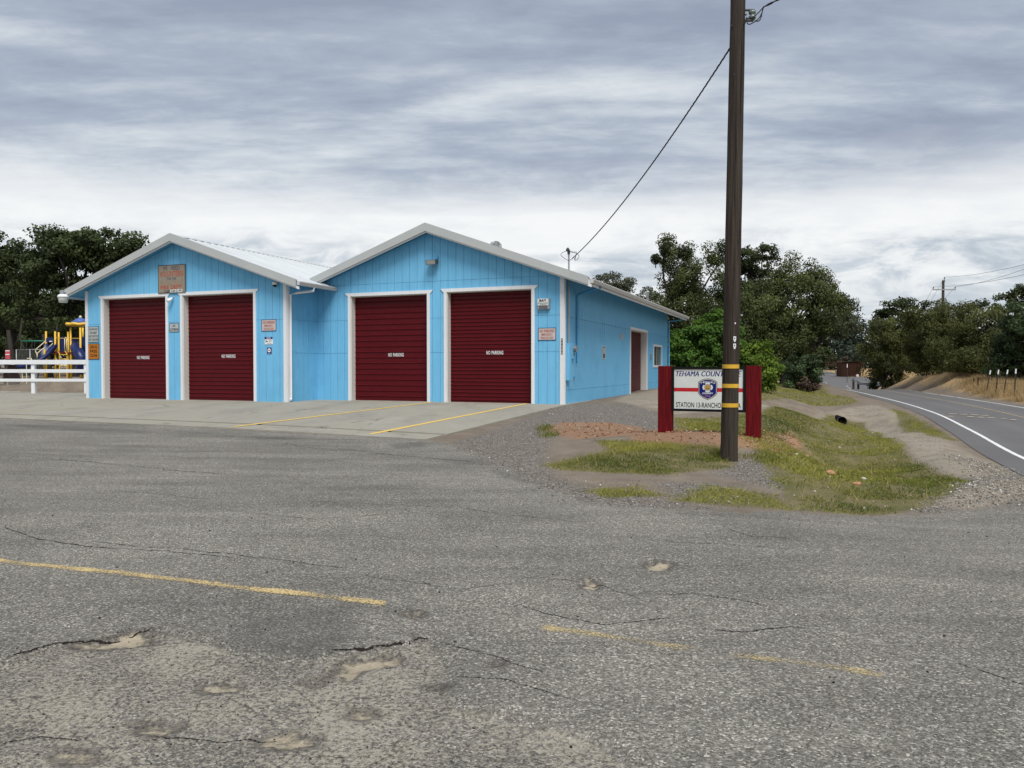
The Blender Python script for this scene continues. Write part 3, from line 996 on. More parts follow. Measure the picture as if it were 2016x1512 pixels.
ja, jb = int(np.argmin(np.abs(RS[:, 1] - 134))), int(np.argmin(np.abs(RS[:, 1] - 212)))
for i0, i1 in ((0, ja), (jb, None)):
    ribbon('road', road_pts((ROAD_L + ROAD_R) / 2, i0, i1), (ROAD_R - ROAD_L) / 2, M['road'], 0.0, road_z, 8)
mb = MB(); mb.add([(x, y, float(junction_z(x, y))) for x, y in JUNC], [tuple(range(len(JUNC)))]); tag(mb.build('road_junction', M['road']), kind='structure')
i9 = int(np.argmin(np.abs(RS[:, 1] - 11.5)))
ribbon('edge_line', road_pts(0.0, i9, ja), .062, M['line_white'], .006, road_z, 2)
ribbon('centre_line', road_pts(3.05, i9, ja), .05, M['line_yellow'], .006, road_z, 2)
ribbon('edge_line', road_pts(5.1, i9, ja), .06, M['line_white'], .006, road_z, 2)
def on_junction(px, py):
    d = ray(px, py); t_ = (junction_z(0, 0) - CAMZ) / (d[2] - d[0] * _ja[0] - d[1] * _ja[1])
    return (np.array([0, 0, CAMZ]) + d * t_)[:2]
for a, b in (((1624, 752), (1638, 766)), ((1666, 759), (1675, 767)), ((1621, 732), (1641, 739))):
    p, q = on_junction(*a), on_junction(*b)
    ribbon('edge_line', p + (q - p) * np.linspace(0, 1, 12)[:, None], .09, M['line_white'], .03, junction_z, 1)
# worn letters left on the near lane
for k, (a, b, c) in enumerate([(1868, 816, 16), (1890, 817, 14), (1912, 818, 14), (1934, 819, 12), (1866, 821, 10), (1905, 822, 12), (1925, 823, 12), (1945, 824, 14), (1972, 826, 10), (1990, 828, 12)]):
    p, q = hit(a, b), hit(a + c, b + .6)
    s = np.linspace(0, 1, 5)[:, None]
    ribbon('worn_road_letter', p + (q - p) * s, .16, M['line_ghost'], .042, None, 3)


def line_through(pts, n=40):
    P = np.array([hit(*p) for p in pts])
    s = np.concatenate([[0], np.cumsum(np.linalg.norm(np.diff(P, axis=0), axis=1))])
    t = np.linspace(0, s[-1], n)
    return np.column_stack([np.interp(t, s, P[:, 0]), np.interp(t, s, P[:, 1])])


ribbon('parking_line', line_through([(-420, 1060), (0, 1104), (400, 1147), (762, 1190)], 160), .066, M['line_lot'], .004, None, 4, fade=.05)
ribbon('parking_line', line_through([(1050, 1232), (1200, 1253), (1400, 1284)], 80), .062, M['line_lot_faint'], .004, None, 4, fade=.25)
ribbon('parking_line', line_through([(1405, 1285), (1600, 1310), (1760, 1330)], 80), .06, M['line_lot_faint'], .004, None, 4, fade=.3)


def crack(pts, w, seed, n=90):
    r = np.random.default_rng(seed)
    L = line_through(pts, n)
    d = np.gradient(L, axis=0); d /= np.linalg.norm(d, axis=1)[:, None]
    j = np.cumsum(r.normal(0, 1, n)); j -= np.linspace(j[0], j[-1], n)
    dist = np.linalg.norm(L[0] - L[-1])
    L = L + np.stack([d[:, 1], -d[:, 0]], 1) * (j * dist / n * .28)[:, None]
    hw = w * .72 * (.35 + r.random(n) ** 2 * 1.3) * np.minimum(1, np.minimum(np.arange(n), np.arange(n)[::-1]) / 10 + .1)
    ribbon('asphalt_crack_and_lip_shade', L, hw, M['crack'], .0035, None, 1)


for k, (pts, w) in enumerate([
        ([(640, 1282), (720, 1275), (800, 1264), (845, 1254)], .011), ([(0, 1297), (100, 1268), (205, 1257), (300, 1236)], .008), ([(840, 1258), (960, 1290), (1080, 1325)], .004),  # first two ribbons paint the shade of the broken overlay lips
        ([(1020, 1190), (1110, 1215), (1190, 1228), (1330, 1215)], .005), ([(1290, 1170), (1360, 1170), (1460, 1182), (1520, 1195)], .005), ([(1400, 1240), (1470, 1245), (1560, 1235), (1590, 1238)], .007),
        ([(0, 896), (150, 905), (330, 925), (480, 938)], .011), ([(0, 1030), (60, 1060), (200, 1075), (480, 1100)], .007), ([(180, 1065), (420, 1090), (700, 1120)], .006),
        ([(550, 870), (620, 884), (700, 886), (780, 896)], .010), ([(720, 892), (840, 900), (940, 910)], .012), ([(60, 960), (300, 970), (420, 985)], .006),
        ([(700, 1130), (900, 1160), (1010, 1150)], .004), ([(880, 1330), (1000, 1340), (1130, 1380)], .004), ([(400, 1000), (620, 1025), (800, 1010)], .005),
        ([(1430, 1040), (1480, 1055), (1560, 1060)], .006), ([(1300, 1065), (1430, 1072), (1560, 1080)], .006), ([(600, 985), (900, 1000), (1180, 1030)], .006),
        ([(0, 1455), (80, 1440), (160, 1450)], .005), ([(290, 1440), (420, 1450), (560, 1440)], .005), ([(1050, 1135), (1180, 1150), (1260, 1180)], .004),
        ([(150, 835), (500, 860), (845, 868)], .012), ([(1930, 1100), (2016, 1112), (2060, 1118)], .006), ([(1880, 1305), (2016, 1350), (2060, 1370)], .005)]):
    crack(pts, w, k + 3)

# ------------------------------------------------------------------ concrete apron
def m_concrete():
    t = NT('apron_concrete')
    P = t.pos()
    n1 = t.noise(P, .5, 5, .6); n2 = t.noise(P, 3.5, 6, .65); n3 = t.noise(P, 60, 3, .6)
    st = t.noise(t.coord('Object', (.9, .25, 1), (0, 0, .35)), 1.2, 5, .6, .4)
    c = t.mix(n2, (.27, .255, .208), (.36, .342, .282))
    c = t.mix(t.math('MULTIPLY', t.ramp(st, [(.48, 0.0), (.68, 1.0)]), .5), c, (.20, .19, .168))
    c = t.mix(t.math('MULTIPLY', t.ramp(n1, [(.55, 0.0), (.7, 1.0)]), .4), c, (.42, .405, .365))
    c = t.mix(t.math('MULTIPLY', t.ramp(n3, [(.55, 0.0), (.8, 1.0)]), .3), c, (.22, .21, .19))
    oi = t.n('ShaderNodeObjectInfo')
    c = t.mix(t.math('MULTIPLY', oi.outputs['Random'], .18), c, (.24, .235, .215))
    cr = t.vor(t.pos((.33, .33, .33)), 1.0, 'DISTANCE_TO_EDGE')
    crw = t.math('ADD', cr, t.math('MULTIPLY', t.math('SUBTRACT', n2, .5), .12))
    msk = t.ramp(n1, [(.48, 0.0), (.52, 1.0)])
    c = t.mix(t.math('MULTIPLY', t.ramp(t.math('ABSOLUTE', crw), [(0.0, .8), (.006, 0.0)]), msk), c, (.09, .08, .07))
    t.bump(n3, .3, .004)
    return t.done(c, .88, .2)


M['concrete'] = m_concrete()
ap = tag(thing('concrete_apron', None, None), kind='structure')
ucuts = [-40, -33, -26.5, -19.5, -14.85, -9.72, -4.85, .15]


def slab(u0, u1, fa, fb):
    nu = max(3, int((u1 - u0) / .8)); nv = 8
    us = np.linspace(u0 + (.006 if u0 > -40 else 0), u1 - (.006 if u1 < .1 else 0), nu)
    mb = MB(); vs = []
    for b in (0.0, -.16):
        for j in range(nv):
            for u in us:
                v = float(apron_front(u)) * (fa + (fb - fa) * j / (nv - 1)) + (3.0 * (1 - (fa + (fb - fa) * j / (nv - 1))) if fa == 0 else 0)
                if fa > 0 and j == 0: v += .012
                p = B(u, v, float(apron_z(u, v)) + b); vs.append(p)
    fs = [(j * nu + i, j * nu + i + 1, (j + 1) * nu + i + 1, (j + 1) * nu + i) for j in range(nv - 1) for i in range(nu - 1)]
    o = nu * nv
    ring = [i for i in range(nu)] + [j * nu + nu - 1 for j in range(1, nv)] + [(nv - 1) * nu + i for i in range(nu - 2, -1, -1)] + [j * nu for j in range(nv - 2, 0, -1)]
    fs += [(ring[k], ring[(k + 1) % len(ring)], ring[(k + 1) % len(ring)] + o, ring[k] + o) for k in range(len(ring))]
    mb.add(vs, fs)
    mb.build('concrete_slab', M['concrete'], ap)


for a, b in zip(ucuts[:-1], ucuts[1:]):
    slab(a, b, 0.0, .92 if a > -20 else 1.0)
    if a > -20: slab(a, b, .92, 1.0)


def apron_zw(x, y):
    u, v = to_uv(x, y); return apron_z(u, v)


for pts, m in [(((-4.72, -.2), (-4.66, -10.2)), 'line_apron'), (((-1.25, -.1), (-1.28, -9.8)), 'line_apron'), (((-13.2, -2.4), (-14.2, -10.3)), 'line_apron_faint'), (((-18.9, -2.6), (-19.6, -10.5)), 'line_apron_faint')]:
    a, b = B(*pts[0])[:2], B(*pts[1])[:2]
    ribbon('bay_line', a + (b - a) * np.linspace(0, 1, 50)[:, None], .07, M[m], .005, apron_zw, 3, fade=.1)

# ------------------------------------------------------------------ the fire station
st = thing('fire_station', 'sky blue two-gabled fire station with four dark red roll-up doors and pale metal roof', 'building', (P0[0], P0[1], 0), -TH)
LU0, LU1, LV = -19.45, -9.71, -1.79           # left wing
RW0 = -9.71
LM, RM = -14.56, -4.86                        # ridges
LSL, RSL = .345, .360
LRZ, RRZ = 6.13, 6.16
LE0, LE1 = -20.2, -8.93                       # eaves
RE0, RE1 = -9.65, .98
def lroof(u): return LRZ - LSL * abs(u - LM)
def rroof(u): return RRZ - RSL * abs(u - RM)
DECK = .14
FR = lambda v0: (lambda s, d, z: (s, v0 - d, z))        # a wall facing the apron
SD = lambda u0: (lambda s, d, z: (u0 + d, s, z))        # a wall facing right


def put(mb, mp, poly, d0, d1):
    n = len(poly)
    vs = [mp(s, d0, z) for s, z in poly] + [mp(s, d1, z) for s, z in poly]
    mb.add(vs, [tuple(range(n)), tuple(reversed(range(n, 2 * n)))] + [(i, i + n, (i + 1) % n + n, (i + 1) % n) for i in range(n)])


def pieces(s0, s1, z0, ztop, apex, openings, seams, gap):
    """outline polygons of the boards between s0 and s1"""
    cuts = sorted({s0, s1} | {x for o in openings for x in o[:2] if s0 < x < s1})
    for a, b in zip(cuts[:-1], cuts[1:]):
        if b - a < .02: continue
        mid = .5 * (a + b)
        spans = [(z0, 99.0)]
        for o in openings:
            if o[0] < mid < o[1]:
                spans = [q for sp in spans for q in ((sp[0], min(sp[1], o[2])), (max(sp[0], o[3]), sp[1])) if q[1] - q[0] > .02]
        for sm in seams:
            spans = [q for sp in spans for q in (((sp[0], sm - gap), (sm, sp[1])) if sp[0] < sm < sp[1] else (sp,))]
        for lo, hi in spans:
            ta, tb = min(hi, ztop(a)), min(hi, ztop(b))
            if max(ta, tb) - lo < .02: continue
            top = [(b, tb)]
            if apex is not None and a < apex < b and ztop(apex) < hi: top.append((apex, ztop(apex)))
            top.append((a, ta))
            yield [(a, lo), (b, lo)] + [(s, max(z, lo + .005)) for s, z in top]


def make_wall(mp, s0, s1, z0, ztop, apex, openings, seams, bw, joined=False, phase=0.0):
    back = MB()
    for pl in pieces(s0, s1, z0, ztop, apex, openings, [], 0): put(back, mp, pl, -.10, -.010)
    boards = []
    s = s0 + phase - (bw if phase > 0 else 0)
    while s < s1 - .01:
        a, b = max(s0, s) + .0055, min(s1, s + bw) - .0055
        if b - a > .03: boards += list(pieces(a, b, z0, ztop, apex, openings, seams, .010))
        s += bw
    w = None
    if joined:
        for pl in boards: put(back, mp, pl, -.012, .016)
        return back.build('wall', M['blue'], st)
    w = back.build('wall', M['blue'], st)
    for pl in boards:
        mb = MB()
        cx = sum(p[0] for p in pl) / len(pl)
        jig = random.uniform(-.0022, .0022)
        put(mb, mp, pl, -.008, .016 + jig)
        mb.build('siding_board', M['blue'], w)
    return w


OP_L = [(-18.53, -15.27, -1, 3.93), (-14.45, -11.13, -1, 3.93)]
OP_R = [(-8.21, -5.03, -1, 3.83), (-4.27, -1.10, -1, 3.85)]
OP_S = [(9.75, 13.30, -1, 2.92), (15.05, 17.15, 1.32, 2.30)]
lt = lambda u: lroof(u) - DECK - .02
rt = lambda u: rroof(u) - DECK - .02
make_wall(FR(LV), LU0, LU1, -.25, lt, LM, OP_L, [2.93], .305)
make_wall(FR(0), RW0, 0, -.2, rt, RM, OP_R, [1.74, 2.95, 4.25], .305)
make_wall(SD(LU1), LV + .02, 0, -.2, lambda s: lroof(LU1) - DECK - .02, None, [], [1.74, 2.93], .305)
make_wall(SD(0), .02, 19.0, -.2, lambda s: rroof(0) - DECK - .02, None, OP_S, [.46, 2.91], .305, True)
mb = MB()                                      # the walls behind, plain
mb.box(LU0, LU0 + .1, LV + .1, 13.5, -.3, lt(LU0)); mb.box(LU0 + .1, LU1, 13.4, 13.5, -.3, lt(LU0)); mb.box(-9.7, -.1, 18.9, 19.0, -.3, rt(0))
mb.build('rear_wall', M['blue'], st)


def roll_door(o, v0, sl, words, side=False):
    a, b, _, zt = o
    z0 = -.06 if not side else -.02
    if side: mp = lambda s, d, z: (d, s, z)
    else: mp = lambda s, d, z: (s, v0 - d, z)
    d = MB()
    rec = .30 if not side else .34
    for q in ([(a, z0 - .1), (a + .03, z0 - .1), (a + .03, zt), (a, zt)], [(b - .03, z0 - .1), (b, z0 - .1), (b, zt), (b - .03, zt)], [(a + .03, zt - .03), (b - .03, zt - .03), (b - .03, zt), (a + .03, zt)]):
        put(d, mp, q, -rec, .012)
    door = d.build('roll_up_door', M['jamb'], st)
    n = int(round((zt - .03 - z0) / sl)); h = (zt - .03 - z0) / n
    for k in range(n):
        s = MB()
        prof = [(-rec + .040, .001), (-rec + .086, .002), (-rec + .088, .010), (-rec + .064, .036), (-rec + .064, .5 * h), (-rec + .064, h - .006), (-rec + .040, h)]
        zz = z0 + k * h
        vs = [mp(a + .031, dd, zz + z) for dd, z in prof] + [mp(b - .031, dd, zz + z) for dd, z in prof]
        m = len(prof)
        s.add(vs, [(i, i + 1, i + 1 + m, i + m) for i in range(m - 1)])
        if k == 0: put(s, mp, [(a + .031, zz - .02), (b - .031, zz - .02), (b - .031, zz + .03), (a + .031, zz + .03)], -rec + .06, -rec + .10)
        s.build('slat', M['door_red'], door)
    s = MB(); put(s, mp, [(a + .031, z0 - .03), (b - .031, z0 - .03), (b - .031, z0 + .012), (a + .031, z0 + .012)], -rec + .05, -rec + .112); s.build('bottom_seal', M['black'], door)
    cov = MB(); put(cov, mp, [(a + .03, z0), (b - .03, z0), (b - .03, zt - .03), (a + .03, zt - .03)], -rec - .01, -rec + .030)
    cov.build('curtain_backing', M['door_red'], door)
    tw = .105
    for q in ([(a - tw, z0 + .01), (a + .004, z0 + .01), (a + .004, zt - .004), (a - tw, zt - .004)], [(b - .004, z0 + .01), (b + tw, z0 + .01), (b + tw, zt - .004), (b - .004, zt - .004)],
              [(a - tw - .02, zt - .006), (b + tw + .02, zt - .006), (b + tw + .13, zt + .11), (a - tw - .13, zt + .11)] if not side else [(a - tw, zt), (b + tw, zt), (b + tw, zt + .11), (a - tw, zt + .11)]):
        t = MB(); put(t, mp, q, .014, .052); t.build('trim_board', M['white'], door)
    if words:
        x0, x1, z = words
        for k, w in enumerate(('NO', 'PARKING')):
            lettering(w, x0 if k == 0 else x0 + (x1 - x0) * .31, x0 + (x1 - x0) * .23 if k == 0 else x1, z - .065, z + .065, v0 + rec - .0900, M['white_plastic'], door, bold=.014, space=1.08)
    return door


roll_door(OP_L[0], LV, .150, (-17.02, -16.38, 1.60))
roll_door(OP_L[1], LV, .150, (-12.82, -12.18, 1.63))
roll_door(OP_R[0], 0, .198, (-6.76, -6.12, 1.67))
roll_door(OP_R[1], 0, .130, (-2.86, -2.23, 1.72))
roll_door(OP_S[0], 0, .085, None, True)

# window on the side wall: panes slide behind a frame; cloth hangs inside
mb = MB()
a, b, z0, z1 = OP_S[1]
for q in ([(a - .09, z0 - .10), (b + .09, z0 - .10), (b + .09, z0), (a - .09, z0)], [(a - .09, z1), (b + .09, z1), (b + .09, z1 + .10), (a - .09, z1 + .10)], [(a - .09, z0), (a, z0), (a, z1), (a - .09, z1)], [(b, z0), (b + .09, z0), (b + .09, z1), (b, z1)]):
    put(mb, SD(0), q, .005, .05)
win = mb.build('window', M['white'], st)
for q in ([(a + .02, z0 + .03), (.5 * (a + b) - .05, z0 + .03), (.5 * (a + b) - .05, z1 - .03), (a + .02, z1 - .03)], [(.5 * (a + b) + .05, z0 + .03), (b - .02, z0 + .03), (b - .02, z1 - .03), (.5 * (a + b) + .05, z1 - .03)]):
    mb = MB(); put(mb, SD(0), q, -.055, -.045); mb.build('pane', M['glass'], win)
mb = MB()
for q in ([(a, z0), (b, z0), (b, z0 + .03), (a, z0 + .03)], [(a, z1 - .03), (b, z1 - .03), (b, z1), (a, z1)], [(.5 * (a + b) - .05, z0 + .03), (.5 * (a + b) + .05, z0 + .03), (.5 * (a + b) + .05, z1 - .03), (.5 * (a + b) - .05, z1 - .03)]):
    put(mb, SD(0), q, -.06, .0)
mb.build('sash', M['curtain'], win)
mb = MB(); put(mb, SD(0), [(a, z0), (b, z0), (b, z1), (a, z1)], -.14, -.11); mb.build('curtain', M['dark_metal'], win)

# corner boards
for nm, mp, zt in (('r', None, rt(0)),):
    pass
def corner(u, v, sx, zt):
    mb = MB()
    w = .105
    mb.box(u - w if sx > 0 else u - .03, u + .034 if sx > 0 else u + w, v - .052, v - .017, -.2, zt)
    mb.box(u + .017 if sx > 0 else u - .05, u + .05 if sx > 0 else u - .002, v - .017, v + w, -.2, zt)
    mb.build('corner_board', M['white'], st)
corner(0, 0, 1, rt(0) - .02)
corner(LU1, LV, 1, lt(LU1) - .02)
corner(LU0, LV, -1, lt(LU0) - .02)


# roofs: deck, ribbed sheets, ridge caps, rake trims
def panel_mesh(dx, slope, width):
    """ribbed sheet running from the ridge (x=0) down to x=dx; local y is along the ridge"""
    prof = []
    for k in range(3):
        y = k * width / 3
        prof += [(y, .032), (y + .02, .032), (y + .045, .004), (y + width / 6, .004), (y + width / 6 + .03, .010), (y + width / 6 + .06, .004), (y + width / 3 - .025, .004)]
    prof.append((width, .032))
    m = len(prof); n = 2
    vs = [(dx * t, y, -slope * abs(dx * t) + h) for t in (0, 1) for y, h in prof]
    fs = [(i, i + 1, i + 1 + m, i + m) for i in range(m - 1)]
    vs2 = [(x, y, z - .006) for x, y, z in vs]
    fs2 = [tuple(reversed([q + 2 * m for q in f])) for f in fs] + [(m + i, m + i + 1, m + i + 1 + 2 * m, m + i + 2 * m) for i in range(m - 1)]
    me = bpy.data.meshes.new('roof_panel'); me.from_pydata(vs + vs2, [], fs + fs2); me.update()
    me.materials.append(M['metal_roof'])
    return me


def roof(um, zr, slope, e0, e1, v0, v1, split_v=None, e1b=None):
    d = MB()
    def deck(ua, ub, va, vb):
        za, zb = zr - slope * abs(ua - um), zr - slope * abs(ub - um)
        d.add([(ua, va, za - DECK), (ub, va, zb - DECK), (ub, vb, zb - DECK), (ua, vb, za - DECK), (ua, va, za - .012), (ub, va, zb - .012), (ub, vb, zb - .012), (ua, vb, za - .012)],
              [(0, 3, 2, 1), (4, 5, 6, 7), (0, 1, 5, 4), (2, 3, 7, 6), (1, 2, 6, 5), (3, 0, 4, 7)])
    deck(e0, um, v0 + .04, v1)
    if split_v is None: deck(um, e1, v0 + .04, v1)
    else: deck(um, e1, v0 + .04, split_v); deck(um, e1b, split_v, v1)
    rf = d.build('roof', M['blue_dark'], st)
    pw = .914
    meshes = {}
    def lay(dx, va, vb):
        n = max(1, int(round((vb - va) / pw))); w = (vb - va) / n
        me = panel_mesh(dx, slope, w)
        for k in range(n):
            o = link('roof_panel', me, None, rf); o.location = (um, va + k * w, zr + .002 * (k % 2))
    lay(e0 - um - .03, v0 + .03, v1)
    if split_v is None: lay(e1 - um + .03, v0 + .03, v1)
    else: lay(e1 - um + .03, v0 + .03, split_v); lay(e1b - um, split_v, v1)
    cap = MB()
    c = .21
    cap.prism([(um - c, zr - slope * c + .036), (um, zr + .050), (um + c, zr - slope * c + .036), (um + c, zr - slope * c + .030), (um, zr + .040), (um - c, zr - slope * c + .030)], v0, v1)
    cap.build('ridge_cap', M['metal_roof'], rf)
    for ue in (e0, e1):
        ze = zr - slope * abs(ue - um)
        sg = 1 if ue > um else -1
        r = MB(); r.prism([(um, zr + .055), (ue, ze + .055), (ue, ze - .20), (um, zr - .225)], v0 - .02, v0 + .035)
        r.prism([(um, zr + .061), (ue, ze + .061), (ue, ze + .055), (um, zr + .055)], v0 - .021, v0 + .12)
        r.build('rake_trim', M['rake'], rf)
        r = MB(); r.prism([(um, zr - .18), (ue + sg * .10, ze - .036 - .16), (ue + sg * .10, ze - .036 - .25), (um, zr - .275)], v0 + .037, v0 + .075)
        r.build('rake_board', M['white'], rf)
    return rf


rl = roof(LM, LRZ, LSL, LE0, LE1, LV - .50, 13.8, -.03, -9.65)
rr = roof(RM, RRZ, RSL, RE0, RE1, -.50, 19.55)


def gutter(u, v0, v1, z):
    mb = MB()
    mb.add([(u + x, v, z + h) for v in (v0, v1) for x, h in ((0, 0), (0, -.13), (.09, -.13), (.13, -.03), (.13, 0), (.115, 0), (.115, -.025), (.085, -.115), (.012, -.115), (.012, 0))],
           [(i, (i + 1) % 10, (i + 1) % 10 + 10, i + 10) for i in range(10)] + [tuple(range(10)), tuple(range(19, 9, -1))])
    mb.box(u + .012, u + .115, v0, v0 + .02, z - .115, z); mb.box(u + .012, u + .115, v1 - .02, v1, z - .115, z)
    mb.build('gutter', M['gutter'], st)


gutter(LE1 + .02, LV - .46, -.03, lroof(LE1) - .01)
gutter(RE1 + .02, -.30, 19.6, rroof(RE1) - .01)
mb = MB(); mb.box(RE1 - .02, RE1 + .018, -.46, 19.5, rroof(RE1) - .22, rroof(RE1) - .02); mb.build('fascia', M['white'], st)
mb = MB(); mb.box(LE0 - .018, LE0 + .02, LV - .45, 13.7, lroof(LE0) - .22, lroof(LE0) - .02); mb.build('fascia', M['white'], st)


def spout(pts, mat, w=.036):
    mb = MB(); mb.tube(pts, w, 4); mb.build('downspout', mat, st)


spout([(LE1 + .08, -1.35, 4.05), (LE1 + .08, -1.38, 3.93), (LU1 + .30, -1.60, 3.86), (LU1 + .075, -1.66, 3.80), (LU1 + .075, -1.66, .12), (LU1 + .14, -1.78, .05)], M['white'], .045)
spout([(RE1 + .08, .80, 4.02), (RE1 + .07, .82, 3.88), (.10, 1.34, 3.74), (.075, 1.36, 3.68), (.075, 1.36, 1.36)], M['blue_dark'], .042)
spout([(RE1 + .08, 19.3, 4.02), (RE1 + .08, 19.3, 3.92), (.10, 19.15, 3.80), (.075, 19.12, 3.74), (.075, 19.12, .1)], M['blue'], .042)

# turbine vent on the right roof, flue behind
def turbine(u, v):
    z = rroof(u) - .13
    mb = MB(); mb.lathe([(.20, -.12), (.16, .10), (.16, .14)], (u, v, z), 14)
    tv = mb.build('turbine_vent', M['galv'], rr, True)
    mb = MB()
    for k in range(18):
        a = 2 * math.pi * k / 18
        pts = [(u + r * math.cos(a + tw), v + r * math.sin(a + tw), z + h) for r, h, tw in ((.16, .14, 0), (.24, .24, .12), (.25, .34, .26), (.17, .44, .42), (.05, .48, .5))]
        mb.tube(pts, .014, 4, False)
    mb.lathe([(.14, .16), (.15, .42), (.06, .47), (.0, .48)], (u, v, z), 14)
    mb.build('vane', M['galv'], tv)
turbine(-4.52, 5.0)
mb = MB(); mb.lathe([(.06, -.1), (.06, .45), (.10, .46), (.10, .52), (.03, .58)], (.2, 12.6, rroof(.2)), 10); mb.build('flue_pipe', M['galv'], rr, True)
# service mast with its weather head, conduit and meter on the corner
mb = MB(); mb.tube([(.07, .36, 1.9), (.07, .36, 5.02)], .03, 8); mast = mb.build('service_mast', M['galv'], st)
mb = MB(); mb.tube([(.07, .36, 4.98), (.07, .33, 5.10), (.07, .25, 5.14), (.07, .18, 5.08)], .05, 8); mb.build('weather_head', M['dark_metal'], mast)
mb = MB(); mb.box(.017, .14, .18, .46, .78, 2.02); mb.box(.14, .15, .20, .44, .80, 2.0); mb.build('service_panel', M['blue'], st)


def on_front(name, label, cat, u, v, z, group=None):
    b = B(u, v, z); return thing(name, label, cat, b, -TH, group)


def on_side(name, label, cat, v, z, group=None):
    b = B(0, v, z); return thing(name, label, cat, b, -TH + math.pi / 2, group)


def board_sign(name, label, w, h, u, v, z, face, frame=None, fr=.012, th=.012, group=None, cat='sign'):
    t = on_front(name, label, cat, u, v - .019, z, group)
    mb = MB(); mb.box(-w / 2, w / 2, -th, 0, -h / 2, h / 2); mb.build('sign_board', face, t)
    if frame:
        mb = MB(); f = fr
        mb.box(-w / 2 - .003, w / 2 + .003, -th - .004, -th + .004, h / 2 - f, h / 2 + .003); mb.box(-w / 2 - .003, w / 2 + .003, -th - .004, -th + .004, -h / 2 - .003, -h / 2 + f)
        mb.box(-w / 2 - .003, -w / 2 + f, -th - .004, -th + .004, -h / 2 + f, h / 2 - f); mb.box(w / 2 - f, w / 2 + .003, -th - .004, -th + .004, -h / 2 + f, h / 2 - f)
        mb.build('border', frame, t)
    return t, -th - .003


t, y = board_sign('volunteer_sign', 'weathered plywood board asking for volunteers above the two left doors', 1.34, 1.06, -14.93, LV - .034, 4.56, M['ply'], M['brown_wood'], .02, .02)
lettering('WE', -.42, -.20, .335, .485, y, M['ink_faded_navy'], t); lettering('NEED', -.02, .40, .335, .485, y, M['ink_faded_navy'], t)
lettering('VOLUNTEERS', -.58, .58, .09, .30, y, M['ink_faded_red'], t, bold=.012)
lettering('FOR THE', -.22, .22, -.04, .055, y, M['ink_faded_navy'], t)
lettering('TEHAMA COUNTY', -.52, .50, -.21, -.085, y, M['ink_pale_red'], t)
lettering('FIRE DEPT', -.55, .50, -.385, -.235, y, M['ink_faded_red'], t, bold=.02)
mb = MB(); mb.box(-.06, .52, y - .002, y, -.515, -.40); mb.build('number_strip', M['sign_white'], t)
lettering('Call:', -.36, -.09, -.51, -.41, y, M['ink_faded_navy'], t, bold=.02); lettering('528-5199', -.03, .49, -.50, -.415, y - .003, M['ink_black'], t, bold=.02)

t, y = board_sign('reward_sign', 'white sign offering a 500 dollar reward, above the orange sign', .58, .62, -19.06, LV, 2.53, M['sign_grey'], M['ink_black'])
for k, (s, w) in enumerate([('$500 REWARD', .46), ('FOR ARREST', .40), ('AND CONVICTION', .50), ('FOR VANDALISM', .50)]):
    lettering(s, -w / 2, w / 2, .15 - k * .135, .245 - k * .135, y, M['ink_black'], t, bold=.006)
t, y = board_sign('drug_free_sign', 'orange drug free zone sign at the left corner of the station', .60, .63, -19.06, LV, 1.85, M['sign_orange'], M['ink_black'], .016)
for k, s in enumerate(('DRUG', 'FREE', 'ZONE')): lettering(s, -.19, .19, .12 - k * .17, .24 - k * .17, y, M['ink_black'], t, bold=.02, space=1.1)
t, y = board_sign('no_loitering_sign', 'small grey no loitering sign between the two left doors', .46, .32, -14.87, LV, 2.72, M['sign_grey'], M['ink_black'], .008)
lettering('NO', -.06, .06, .03, .11, y, M['ink_black'], t, bold=.02); lettering('LOITERING', -.205, .205, -.115, -.025, y, M['ink_black'], t, bold=.02)
for lab, u, v, z, w, h in (('no parking sign on the left wing beside the inner corner', -10.46, LV, 2.72, .64, .41), ('no parking sign on the right wing under the grey alarm box', -.56, 0, 2.32, .62, .41)):
    t, y = board_sign('no_parking_sign', 'cream and red ' + lab, w, h, u, v, z, M['sign_cream'], M['ink_navy'], .014, group='emergency vehicle no parking signs')
    lettering('NO PARKING', -.26, .26, .05, .155, y, M['ink_red'], t, bold=.015)
    lettering('EMERGENCY', -.20, .20, -.055, .02, y, M['ink_red'], t, bold=.008); lettering('VEHICLES ONLY', -.23, .23, -.165, -.085, y, M['ink_red'], t, bold=.008)
t, y = board_sign('surveillance_notice', 'small white notice with a dark blue header below the no parking sign', .35, .27, -10.47, LV, 2.17, M['white_plastic'])
mb = MB(); mb.box(-.175, .175, y - .002, y, .055, .135); mb.build('header', M['ink_navy'], t); lettering('NOTICE', -.09, .09, .07, .12, y - .004, M['white_plastic'], t, bold=.02)
mb = MB(); mb.add([(-.155, y, -.075), (-.145, y, -.085), (-.11, y, -.05), (-.12, y, -.04)], [(0, 1, 2, 3)]); mb.add([(-.13, y, .02), (-.03, y, -.025), (-.045, y, -.06), (-.14, y, -.015)], [(0, 1, 2, 3)]); mb.build('camera_symbol', M['ink_black'], t)
for k in range(3):
    mb = MB(); mb.box(.0, .15 - .02 * k, y - .001, y, .015 - k * .035, .028 - k * .035); mb.build('print_line', M['galv'], t)
mb = MB(); mb.box(-.09, .14, y - .001, y, -.115, -.10); mb.build('print_line', M['galv'], t)
t, y = board_sign('round_emblem_plaque', 'tiny dark plaque with a white disc, lowest of the notices by the inner corner', .19, .23, -10.45, LV, 1.81, M['ink_navy'])
mb = MB(); mb.disc(0, y, .015, .072); mb.build('disc', M['white_plastic'], t)
mb = MB(); mb.box(-.045, .045, y - .003, y - .001, .0, .035); mb.build('bar', M['ink_red'], t)
mb = MB(); mb.box(-.06, .06, y - .002, y, -.10, -.09); mb.build('print_line', M['white_plastic'], t)

